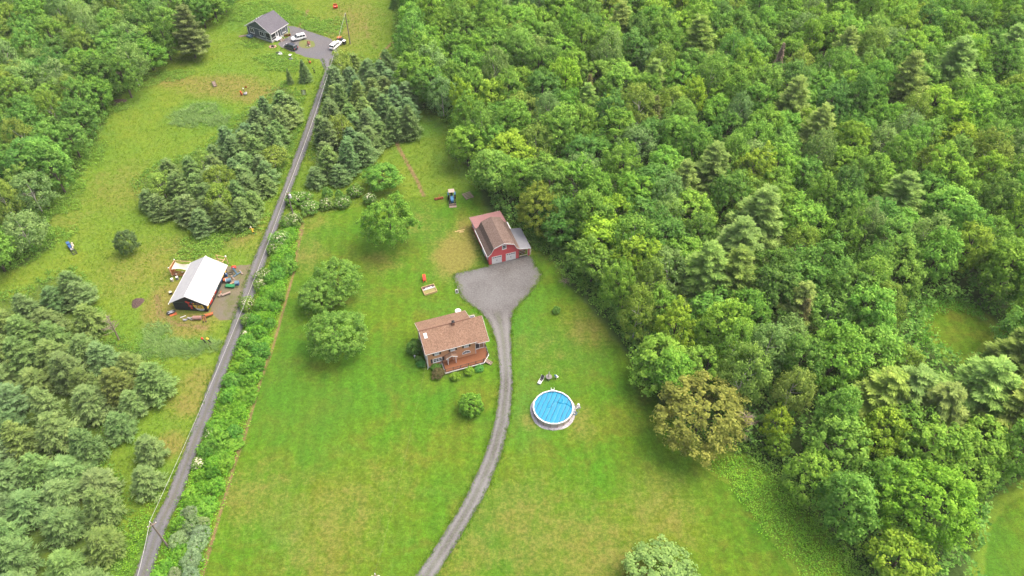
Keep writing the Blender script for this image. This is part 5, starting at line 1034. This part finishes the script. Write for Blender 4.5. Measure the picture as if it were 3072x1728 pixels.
snag('bare dead twiggy tree in the lower left pine grove', at_mid(285, 830, 6), 7, 22, M['greywood'], .4, 7)
snag('pale fallen dead tree at the left wood edge', at_mid(135, 395, 4), 6, 8, M['palebark'], .3, 8)

# --- woods: every crown a tree of its own
def inside(Pn, x, y): return sdist(Pn, np.array([x]), np.array([y]))[0] > 0
taken = []
def scatter(poly_v, spacing, seed, zmid, avoid=(), tries=9000, margin=0.0):
    rr = np.random.default_rng(seed); Pn = vpoly(poly_v, zmid); lo, hi = Pn.min(0), Pn.max(0)
    X = rr.uniform(lo[0], hi[0], tries); Y = rr.uniform(lo[1], hi[1], tries); ok = sdist(Pn, X, Y) > margin
    for av, m in avoid: ok &= sdist(vpoly(av, 0), X, Y) < -m
    out = []; cell = {}
    for x, y in zip(X[ok], Y[ok]):
        s_ = spacing*rr.uniform(.85, 1.15); k = (int(x//8), int(y//8)); good = True
        for i in (-1, 0, 1):
            for j_ in (-1, 0, 1):
                for q in cell.get((k[0]+i, k[1]+j_), ()):
                    if (q[0]-x)**2+(q[1]-y)**2 < s_*s_: good = False
        for q in taken:
            if (q[0]-x)**2+(q[1]-y)**2 < (q[2]*.8+2.2)**2: good = False
        if good: cell.setdefault(k, []).append((x, y)); out.append((x, y))
    return out
def in_frame(x, y, z, m=60):
    a, c2 = proj((x, y, z)); return -m < a < 3072+m and -m < c2 < 1728+m
for k, x, y, R_, H_, c, lb, cat in garden:
    q = at_mid(x, y, H_); taken.append((q[0], q[1], R_))
used_lab = set()
for u_, w_, r_ in ((3.4, 4, 6), (3.4, 11, 6), (8.5, 2, 6), (8.5, 6, 5), (3, 15, 4)):
    q = h_at(b, u_, w_); taken.append((q[0], q[1], r_))
ONES = 'zero one two three four five six seven eight nine ten eleven twelve thirteen fourteen fifteen sixteen seventeen eighteen nineteen'.split()
TENS = 'x x twenty thirty forty fifty sixty seventy eighty ninety'.split()
def say(n): n = min(99, max(1, int(n))); return ONES[n] if n < 20 else TENS[n//10]+('-'+ONES[n % 10] if n % 10 else '')
def where(kindword, col, x, y, z, place):
    a, c2 = proj((x, y, z)); a, c2 = round(a/30.72), round(c2/17.28)
    while True:
        lb = f'{WORD.get(col, "green")} {kindword} in {place}, {say(a)} percent across, {say(c2)} down the photo'
        if lb not in used_lab: break
        a += 1
        if a > 99: a, c2 = 80, c2+1 if c2 < 99 else 50
    used_lab.add(lb); return lb
big_pines = [(1762, 110, 19, 5.2), (2400, 170, 20, 5.6), (2290, 210, 20, 5.0), (1990, 260, 18, 4.2), (1560, 70, 18, 4.4), (1480, 260, 13, 3.2), (2050, 330, 17, 4.2), (1800, 430, 17, 4.4), (1900, 560, 20, 5.2), (1860, 620, 18, 4.8), (1780, 690, 18, 4.8), (1850, 700, 17, 4.2), (1720, 470, 15, 4), (2270, 500, 16, 4.4), (2010, 780, 15, 3.6), (2285, 985, 15, 4.8), (2475, 985, 18, 6.0), (2560, 1040, 17, 5.5), (2230, 990, 14, 5.0), (2370, 1030, 15, 4.8), (2555, 905, 16, 5.0), (1650, 200, 14, 3.2), (2120, 130, 16, 3.8), (2540, 130, 18, 5)]
OP2 = (.285, .425, .100)
WORD[OP2] = 'olive green'
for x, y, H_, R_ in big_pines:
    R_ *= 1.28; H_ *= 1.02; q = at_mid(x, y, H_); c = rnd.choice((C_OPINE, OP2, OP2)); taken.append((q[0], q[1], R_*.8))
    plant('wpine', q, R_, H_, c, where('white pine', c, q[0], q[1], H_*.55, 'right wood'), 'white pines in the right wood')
for x, y, H_, R_, c, lb in ((1482, 235, 13, 3, (.22, .22, .08), 'browning spruce in the left half of the right wood'), (1650, 300, 14, 3.2, (.20, .23, .09), 'brown tipped spruce in the middle of the upper right wood'), (2085, 88, 12, 1.9, C_RUST, 'rust red dead spruce near the top of the right wood'),
        (1955, 160, 14, 2.4, (.34, .28, .21), 'grey brown dead spruce near the top of the right wood'), (1960, 210, 9, 2.2, (.23, .22, .08), 'olive brown spruce just below the grey brown dead one'), (2010, 800, 13, 3.0, (.25, .25, .09), 'yellowish brown spruce above the golden brown tree'), (2065, 190, 7, 2.4, (.06, .05, .04), 'dark leafless gap tree in the upper right wood'), (1685, 260, 10, 1.8, (.16, .2, .13), 'slim grey spruce in the upper right wood')):
    q = at_mid(x, y, H_); taken.append((q[0], q[1], R_)); plant('spruce', q, R_, H_, c, lb, None, j=.02)
OPG = (.195, .275, .075); WORD[OPG] = 'olive'
n_tree = 0
ROADV = [(a, y) for a, c2, y in ROAD_V]+[(c2, y) for a, c2, y in ROAD_V[::-1]]
def wood(poly, spacing, seed, place, group, avoid, mixk, hr=(10.5, 16), rr_=(3.6, 5.5), margin=0):
    global n_tree
    pts = scatter(poly, spacing, seed, 5.5, avoid, margin=margin)
    for x, y in pts:
        H_ = rnd.uniform(*hr); R_ = rnd.uniform(*rr_)
        if not in_frame(x, y, H_*.8, 90): continue
        if any(sdist(np.array(cl), *[np.array([v_/K]) for v_ in proj((x, y, zz))])[0] > -42 for cl in (CLEAR_V, CLEAR2_V) for zz in (1, H_*.5, H_*.9)): continue
        v = rnd.random(); acc = 0
        for kind, c, w in mixk:
            acc += w
            if v <= acc: break
        wd = {'maple': 'maple', 'ash': 'ash tree', 'birch': 'birch', 'pine': 'pine', 'wpine': 'white pine', 'spruce': 'spruce'}[kind]
        if kind == 'spruce': R_ *= .8
        plant(kind, (x, y), R_, H_, c, where(wd, c, x, y, H_*.6, place), group); n_tree += 1
MIX = [('maple', C_MID, .17), ('maple', C_LIT, .14), ('maple', C_DEEP, .08), ('ash', C_MID, .12), ('ash', C_LIT, .10), ('ash', C_DEEP, .06), ('birch', C_GREY, .10), ('ash', C_YEL, .05), ('maple', C_YEL, .06), ('birch', C_OLIVE, .06), ('birch', C_MID, .06)]
wood(RWOOD_V, 5.6, 21, 'right wood', 'trees of the right wood', [(CLEAR_V, 2.5), (CLEAR2_V, 3)], MIX, margin=2.4)
MIX2 = [('maple', C_DEEP, .18), ('maple', C_MID, .17), ('ash', C_DEEP, .15), ('ash', C_MID, .15), ('birch', C_GREY, .13), ('birch', C_OLIVE, .12), ('ash', C_OLIVE, .05), ('maple', C_OLIVE, .05)]
wood(LWOOD_V, 5.4, 22, 'upper left wood', 'trees of the upper left wood', [], MIX2, (9, 14), (3.4, 5.0), 2.6)
wood(MGROVE_V, 4.1, 23, 'the middle grove', 'pines of the middle grove', [(ROADV, 3.0)], [('pine', C_PINE, .5), ('pine', C_BPINE, .35), ('birch', C_OLIVE, .15)], (5.0, 9.0), (2.8, 4.0))
wood(RGROVE_V, 4.2, 24, 'the lane grove', 'blue pines right of the lane', [(ROADV, 3.4)], [('pine', C_BPINE, .55), ('pine', C_PINE, .35), ('birch', C_OLIVE, .10)], (6.5, 11), (3.0, 4.2))
wood(LGROVE_V, 4.9, 25, 'lower left grove', 'pines of the lower left grove', [(ROADV, 4.0)], [('pine', C_PINE, .7), ('pine', OPG, .12), ('pine', C_BPINE, .18)], (5.5, 9.5), (3.0, 4.3), .8)
for x, y, H_, R_, lb in ((372, 1125, 6.5, 3.0, 'upper pine of the pair standing between grove and lane'), (360, 1205, 7, 3.4, 'lower pine of the pair standing between grove and lane'), (795, 442, 5.5, 3.0, 'bluish pine bush beside the lane above the flowering shrubs'), (855, 435, 5.5, 3.0, 'bluish pine bush right of the one beside the lane'),
        (822, 487, 3.4, 1.3, 'small bright green cedar left of two before the bluish bushes'), (852, 490, 3.0, 1.1, 'small bright green cedar right of two before the bluish bushes'), (178, 715, 7.5, 3.6, 'broad pine at the top of the lower left grove')):
    plant('cedar' if 'cedar' in lb else 'pine', at_mid(x, y, H_), R_, H_, (.13, .28, .06) if 'cedar' in lb else C_BPINE if 'blu' in lb else C_PINE, lb, None, j=.03)

# --- flowering shrubs and hedge bushes along the lane
def blossoms(parent, R_, H_, n=420, seed=0):
    global rng
    rng = np.random.default_rng(seed); d = unit(rng.normal(size=(n, 3))+np.array([0, 0, .8])); d = d[d[:, 2] > .05]
    c = d*np.array([R_, R_, H_*.52])*rng.uniform(.92, 1.08, (len(d), 1))+np.array([0, 0, H_*.5]); s_ = rng.uniform(.07, .13, len(c))
    v, f = diamonds(c, unit(d+rng.normal(0, .3, d.shape)), s_, s_*.9); o = link('blossoms', np_mesh('blossoms', v, f, M['petal'])); o.parent = parent
fl = [(742, 500, 2.3, 2.8), (765, 497, 1.8, 2.4), (780, 520, 2.0, 2.2), (822, 512, 1.7, 2.0), (862, 508, 1.9, 2.0), (893, 480, 1.7, 2.2), (930, 500, 1.5, 2.4), (735, 553, 2.0, 2.6), (722, 560, 1.5, 2.0), (703, 600, 2.2, 2.6), (690, 625, 1.6, 2.0), (662, 692, 1.8, 2.2), (655, 715, 1.4, 1.8), (625, 805, 1.4, 1.8), (618, 842, 1.1, 1.5), (622, 765, 1.7, 2.0), (536, 1085, 1.7, 1.4), (497, 1165, 1.2, 1.4)]
for i, (x, y, R_, H_) in enumerate(fl):
    q = at_mid(x, y, H_); a, c2 = round(x/25.76), round(y/14.49)
    o = plant('shrub', q, R_, H_, (.14, .27, .05), f'white flowering shrub by the lane, {say(a)} percent across, {say(c2)} down the photo', 'white flowering shrubs along the lane', 'shrub', name='flowering_shrub'); blossoms(o, R_, H_, 110, i)
HEDGE_L = [(745, 530), (700, 610), (672, 690), (640, 780), (608, 870), (572, 960), (545, 1040), (512, 1130), (475, 1230), (440, 1320), (405, 1400), (375, 1470)]
HEDGE_R = [(752, 590), (735, 680), (700, 800), (660, 930), (622, 1050), (585, 1165), (552, 1280), (518, 1390), (500, 1470)]
HEDGE_V = HEDGE_L+HEDGE_R[::-1]
hp = scatter(HEDGE_V, 1.95, 31, .6, (), 3000, .9)
C_H1 = (.155, .350, .040); C_H2 = (.13, .31, .045); C_H3 = (.24, .335, .155)
WORD.update({C_H1: 'bright green', C_H2: 'dark green', C_H3: 'silvery green'})
for x, y in hp:
    a, c2 = proj((x, y, 1)); low = c2 > 1500
    c = C_H3 if (low and rnd.random() < .65) else (C_H1 if rnd.random() < .62 else C_H2)
    R_ = rnd.uniform(1.0, 1.8); H_ = rnd.uniform(1.7, 2.6)*(1.25 if c != C_H1 else .8)
    if in_frame(x, y, 1, 20): plant('birch' if c == C_H3 else 'shrub', (x, y), R_, H_, c, where('bush', c, x, y, 1, 'the lane hedge'), 'bushes of the lane hedge', 'bush', name='hedge_bush')

# --- undergrowth and long grass (stuff)
def green_mat(name):
    t = NT(name); ti = t.attr('tint'); oi = t.n('ShaderNodeObjectInfo')
    nz = t.mapr(t.noise(.12, 4), .35, .65)
    hs = t.n('ShaderNodeHueSaturation'); t.l(oi.outputs['Color'], hs.inputs['Color']); t.l(t.mapr(ti, 0, 1, .475, .525), hs.inputs['Hue'])
    t.l(t.math('MULTIPLY', t.mapr(ti, 0, 1, .75, 1.3), t.mapr(nz, 0, 1, .88, 1.12)), hs.inputs['Value'])
    t.base(hs.outputs[0], .9); t.p.inputs['Specular IOR Level'].default_value = .08
    return t.m
M['green_stuff'] = green_mat('green_blades')
def area_points(polys, dens, seed, avoid=(), wobble=1.0):
    rr = np.random.default_rng(seed); out = []
    for pv in polys:
        Pn = vpoly(pv, 0); lo, hi = Pn.min(0), Pn.max(0); n = int((hi-lo).prod()*dens)
        X = rr.uniform(lo[0], hi[0], n); Y = rr.uniform(lo[1], hi[1], n)
        ok = sdist(Pn, X, Y)+rr.normal(0, .5, n)*wobble > 0
        for av, m in avoid: ok &= sdist(av, X, Y) < m
        out.append(np.stack([X[ok], Y[ok]], 1))
    P_ = np.concatenate(out)
    a = P_[:, 1]*CP+CAM_H*SP; px = 1536+FPX*P_[:, 0]/a; py = 864+FPX*(-P_[:, 1]*SP+CAM_H*CP)/a
    k = (px > -60) & (px < 3132) & (py > -40) & (py < 1790); return P_[k]
def strip_poly(rows, grow=0.0): return np.array([V(a-grow, y)[:2] for a, b_, y in rows]+[V(b_+grow, y)[:2] for a, b_, y in rows[::-1]])
ROADP = strip_poly(ROAD_V); DRIVEP = strip_poly(DRIVE_V)
PARKP = vpoly([(722, 64), (745, 67), (781, 80), (809, 89), (832, 98), (852, 122), (850, 146), (838, 167), (818, 176), (804, 150), (768, 142), (740, 132), (712, 120), (697, 113), (709, 102), (733, 88), (728, 75)])
YARDP = vpoly([sz(*q) for q in ((860, 275), (1000, 262), (1180, 245), (1260, 225), (1350, 160), (1300, 330), (1080, 850), (960, 1005), (800, 990), (560, 980), (200, 960), (60, 760), (200, 400), (600, 100))])
COTP = np.array([h_at(g, *q)[:2] for q in ((-10.2, -1.6), (2.3, -1.0), (1.5, 8), (-10.2, 8))])
def blades(name, pts, hgt, n, wd, col, label, lean=.5, seed=0, cat='grass', low=.35):
    global rng
    rng = np.random.default_rng(seed); N_ = len(pts)*n
    c = np.repeat(pts, n, 0)+rng.normal(0, .16, (N_, 2)); hh = np.repeat(rng.uniform(.5, 1.15, len(pts)), n)*hgt*rng.uniform(.7, 1.1, N_)
    a = rng.uniform(0, 6.28, N_); l2 = hh*lean*rng.uniform(.3, 1.3, N_); w = wd*rng.uniform(.6, 1.4, N_)
    b0 = np.stack([c[:, 0]-w*np.sin(a), c[:, 1]+w*np.cos(a), np.zeros(N_)], 1); b1 = np.stack([c[:, 0]+w*np.sin(a), c[:, 1]-w*np.cos(a), np.zeros(N_)], 1)
    tp_ = np.stack([c[:, 0]+l2*np.cos(a), c[:, 1]+l2*np.sin(a), hh], 1)
    v = np.stack([b0, b1, tp_], 1).reshape(-1, 3); f = np.arange(3*N_).reshape(N_, 3)
    ti = np.clip(np.repeat(rng.uniform(.15, .85, len(pts)), n)+rng.normal(0, .15, N_), 0, 1)
    o = link(name, np_mesh(name, v, f, M['blade'], ti)); o.color = (*col, 1); return tag(o, label, cat, kind='stuff')
def leafmass(name, pts, hgt, n, ls, col, label, seed=0, hfun=None, cat='undergrowth'):
    global rng
    rng = np.random.default_rng(seed); N_ = len(pts)*n; p = np.repeat(pts, n, 0)+rng.normal(0, .3, (N_, 2))
    hm = np.repeat(rng.uniform(.35, 1.0, len(pts)), n)*hgt; z = hm*np.sqrt(rng.uniform(.05, 1, N_))
    c = np.stack([p[:, 0], p[:, 1], z], 1); nrm = unit(rng.normal(0, .5, (N_, 3))+np.array([0, 0, 1.])); s_ = rng.uniform(*ls, N_)
    v, f = diamonds(c, nrm, s_, s_*.7); ti = np.clip(np.repeat(rng.uniform(.15, .85, len(pts)), n)+rng.normal(0, .2, N_), 0, 1)
    o = link(name, np_mesh(name, v, f, M['leaf'], ti)); o.color = (*col, 1); return tag(o, label, cat, kind='stuff')
MEADOW_V = [(-150, -60), (1040, -60), (1030, 250), (1240, 300), (1250, 480), (1225, 478), (1100, 488), (1000, 500), (900, 517), (780, 546), (745, 540), (700, 480), (690, 600), (660, 690), (560, 950), (500, 1100), (420, 1280), (330, 1470), (-150, 1470)]
meadow = area_points([MEADOW_V], 4.2, 41, [(ROADP, -.3), (PARKP, -.3), (YARDP, -.3), (COTP, 0)])
Dd = np.maximum(sdist(P['lw'], meadow[:, 0], meadow[:, 1]), np.maximum(sdist(P['mg'], meadow[:, 0], meadow[:, 1]), sdist(P['lg'], meadow[:, 0], meadow[:, 1])))
meadow = meadow[(Dd < 3) & (np.random.default_rng(1).uniform(size=len(meadow)) < .9)]
blades('meadow_grass', meadow, .24, 6, .04, (.150, .255, .028), 'long yellow-green grass of the meadow left of the lane', .8, 42)
def near(blobs, dens, seed, avoid=()):
    rr = np.random.default_rng(seed); out = []
    for x, y, r, asp in blobs:
        c = V(x, y); n = int(r*r*asp*3.6*dens); a = rr.uniform(0, 6.28, n); q = np.sqrt(rr.uniform(0, 1, n))*(1+.25*np.sin(3*a+x)); out.append(np.stack([c.x+r*q*np.cos(a), c.y+r*asp*q*np.sin(a)], 1))
    P_ = np.concatenate(out)
    for av, m in avoid: P_ = P_[sdist(av, P_[:, 0], P_[:, 1]) < m]
    return P_
weeds = near([(700, 38, 8, .8), (760, 55, 5, .8), (822, 68, 7, .8), (600, 40, 6, .8), (640, 20, 7, .7), (690, 150, 5, .7), (720, 165, 5, .8), (640, 110, 4, .7), (560, 590, 5, .5), (600, 575, 5, .5), (650, 550, 4, .6), (520, 610, 5, .6), (480, 640, 4, .5), (140, 520, 5, .8), (180, 470, 4, 1), (230, 390, 4, 1.2), (290, 270, 4, .8), (370, 200, 6, .6), (440, 190, 5, .6), (150, 590, 4, .7)], 3.0, 51, [(ROADP, -.3), (PARKP, -.3), (COTP, -.2), (YARDP, -.2)])
leafmass('weeds', weeds, .7, 9, (.10, .19), (.17, .32, .05), 'leafy dark weed patches in the meadow', 52, cat='weeds')
reeds = near([(500, 285, 6.5, .7), (545, 305, 4, .7), (470, 310, 4, .5), (390, 850, 2.5, 1.8), (420, 875, 3, .8), (470, 880, 4, .5), (535, 870, 3, .5)], 5, 53, [(ROADP, -.5)])
blades('bent_grass', reeds, .75, 7, .05, (.22, .35, .11), 'patches of tall bent blue-green grass on the meadow', 1.6, 54)
hedge_pts = area_points([HEDGE_V], 6.5, 55, [(ROADP, -.2)])
leafmass('undergrowth', hedge_pts, 1.45, 10, (.09, .17), (.150, .37, .032), 'dense bright green undergrowth filling the lane hedge', 56)
EDGE_V = [(1775, 1150), (1880, 1150), (1970, 1210), (2055, 1300), (2145, 1410), (2200, 1480), (2040, 1500), (1985, 1420), (1915, 1325), (1850, 1235)]
ep = area_points([EDGE_V], 4.0, 57)
leafmass('undergrowth', ep, .8, 8, (.09, .17), (.18, .39, .04), 'weedy undergrowth strip between lower lawn and wood', 58)
VERGE_V = [(300, 1460), (330, 1330), (400, 1240), (420, 1250), (376, 1330), (340, 1440), (335, 1470)]
leafmass('undergrowth', area_points([VERGE_V], 5, 59, [(ROADP, -.5)]), .9, 9, (.09, .17), (.165, .34, .035), 'lime green weeds on the lane verge at the lower left', 60)
wl = [(1250, 500), (1270, 560), (1330, 620), (1385, 625), (1435, 690), (1505, 760), (1570, 845), (1625, 925), (1680, 985), (1720, 1000), (1660, 900), (1600, 820), (1540, 745), (1470, 680), (1420, 620), (1300, 560)]
leafmass('undergrowth', area_points([wl], 3.5, 61), 1.6, 10, (.12, .22), (.15, .31, .05), 'leafy undergrowth along the lawn edge of the right wood', 62)
leafmass('undergrowth', area_points([[(2270, 760), (2400, 740), (2480, 770), (2470, 800), (2400, 775), (2340, 795), (2345, 850), (2390, 890), (2300, 870)]], 4, 63), .9, 9, (.12, .2), (.125, .31, .04), 'bright weeds around the small clearing in the right wood', 64)
def edge_band(keys, lo, hi, dens, seed):
    rr = np.random.default_rng(seed); out = []
    for k in keys:
        Pn = P[k]; l_, h_ = Pn.min(0)-3, Pn.max(0)+3; l_ = np.maximum(l_, [-175, 30]); h_ = np.minimum(h_, [175, 260]); n = int((h_-l_).prod()*dens); X = rr.uniform(l_[0], h_[0], n); Y = rr.uniform(l_[1], h_[1], n); d = sdist(Pn, X, Y); m = (d > lo) & (d < hi); out.append(np.stack([X[m], Y[m]], 1))
    P_ = np.concatenate(out)
    for av, m in ((ROADP, -.6), (DRIVEP, -.6), (P['lawn'], .3), (np.array([h_at(b, *q)[:2] for q in ((-.8, -.5), (10.3, -.5), (10.3, 14), (-.8, 14))]), -.3)): P_ = P_[sdist(av, P_[:, 0], P_[:, 1]) < m]
    return P_
leafmass('undergrowth', edge_band(['lw', 'rw'], -2.8, 2.5, 2.2, 71), 1.7, 9, (.13, .24), (.16, .31, .05), 'leafy bramble fringe along the edges of both woods', 72)
leafmass('undergrowth', edge_band(['mg', 'rg', 'lg'], -2.2, 1.0, 2.0, 73), .7, 8, (.10, .2), (.14, .28, .05), 'low weeds around the feet of the pine groves', 74)
leafmass('wood_undergrowth', area_points([RWOOD_V, LWOOD_V], .75, 65, [(vpoly(CLEAR_V), -1), (vpoly(CLEAR2_V), -1)]), 5.0, 9, (.22, .42), (.16, .33, .065), 'shaded leafy undergrowth beneath the trees of both woods', 66)
def rim_points(rows, side, dens, seed):
    rr = np.random.default_rng(seed); out = []
    for i in range(len(rows)-1):
        A, B_ = V(rows[i][side], rows[i][2]), V(rows[i+1][side], rows[i+1][2]); n = int((B_-A).length*dens); f = rr.uniform(0, 1, n)
        nrm = Vector((B_.y-A.y, A.x-B_.x, 0)).normalized(); o_ = rr.normal(0, .28, n)+.02
        sg = -1 if side == 0 else 1
        out.append(np.stack([A.x+(B_.x-A.x)*f+nrm.x*o_*sg, A.y+(B_.y-A.y)*f+nrm.y*o_*sg], 1))
    return np.concatenate(out)
rp = np.concatenate([rim_points(DRIVE_V, 0, 16, 81), rim_points(DRIVE_V, 1, 16, 82), rim_points(ROAD_V, 0, 16, 83), rim_points(ROAD_V, 1, 16, 84)])
blades('edge_grass', rp, .2, 5, .045, (.10, .21, .018), 'ragged grass creeping over the edges of drive and lane', .9, 85)
print('trees', n_tree, count, 'tris', sum(len(m.polygons)*2 for m in bpy.data.meshes))

# ------------------------------------------------------------------ thin summer haze
hz_ = MB().box(-3200, 3200, -2700, 4700, -1.0, 121.0).build('haze', None)
hm = bpy.data.materials.new('thin_haze'); hm.use_nodes = True; ht = hm.node_tree; ht.nodes.clear()
ho = ht.nodes.new('ShaderNodeOutputMaterial'); hv = ht.nodes.new('ShaderNodeVolumePrincipled'); ht.links.new(hv.outputs[0], ho.inputs['Volume'])
hv.inputs['Color'].default_value = (.92, .94, .94, 1); hv.inputs['Density'].default_value = 0.00008; hv.inputs['Anisotropy'].default_value = 0.0
hz_.data.materials.append(hm); tag(hz_, 'thin pale haze in the air over the whole place', 'haze', kind='stuff')
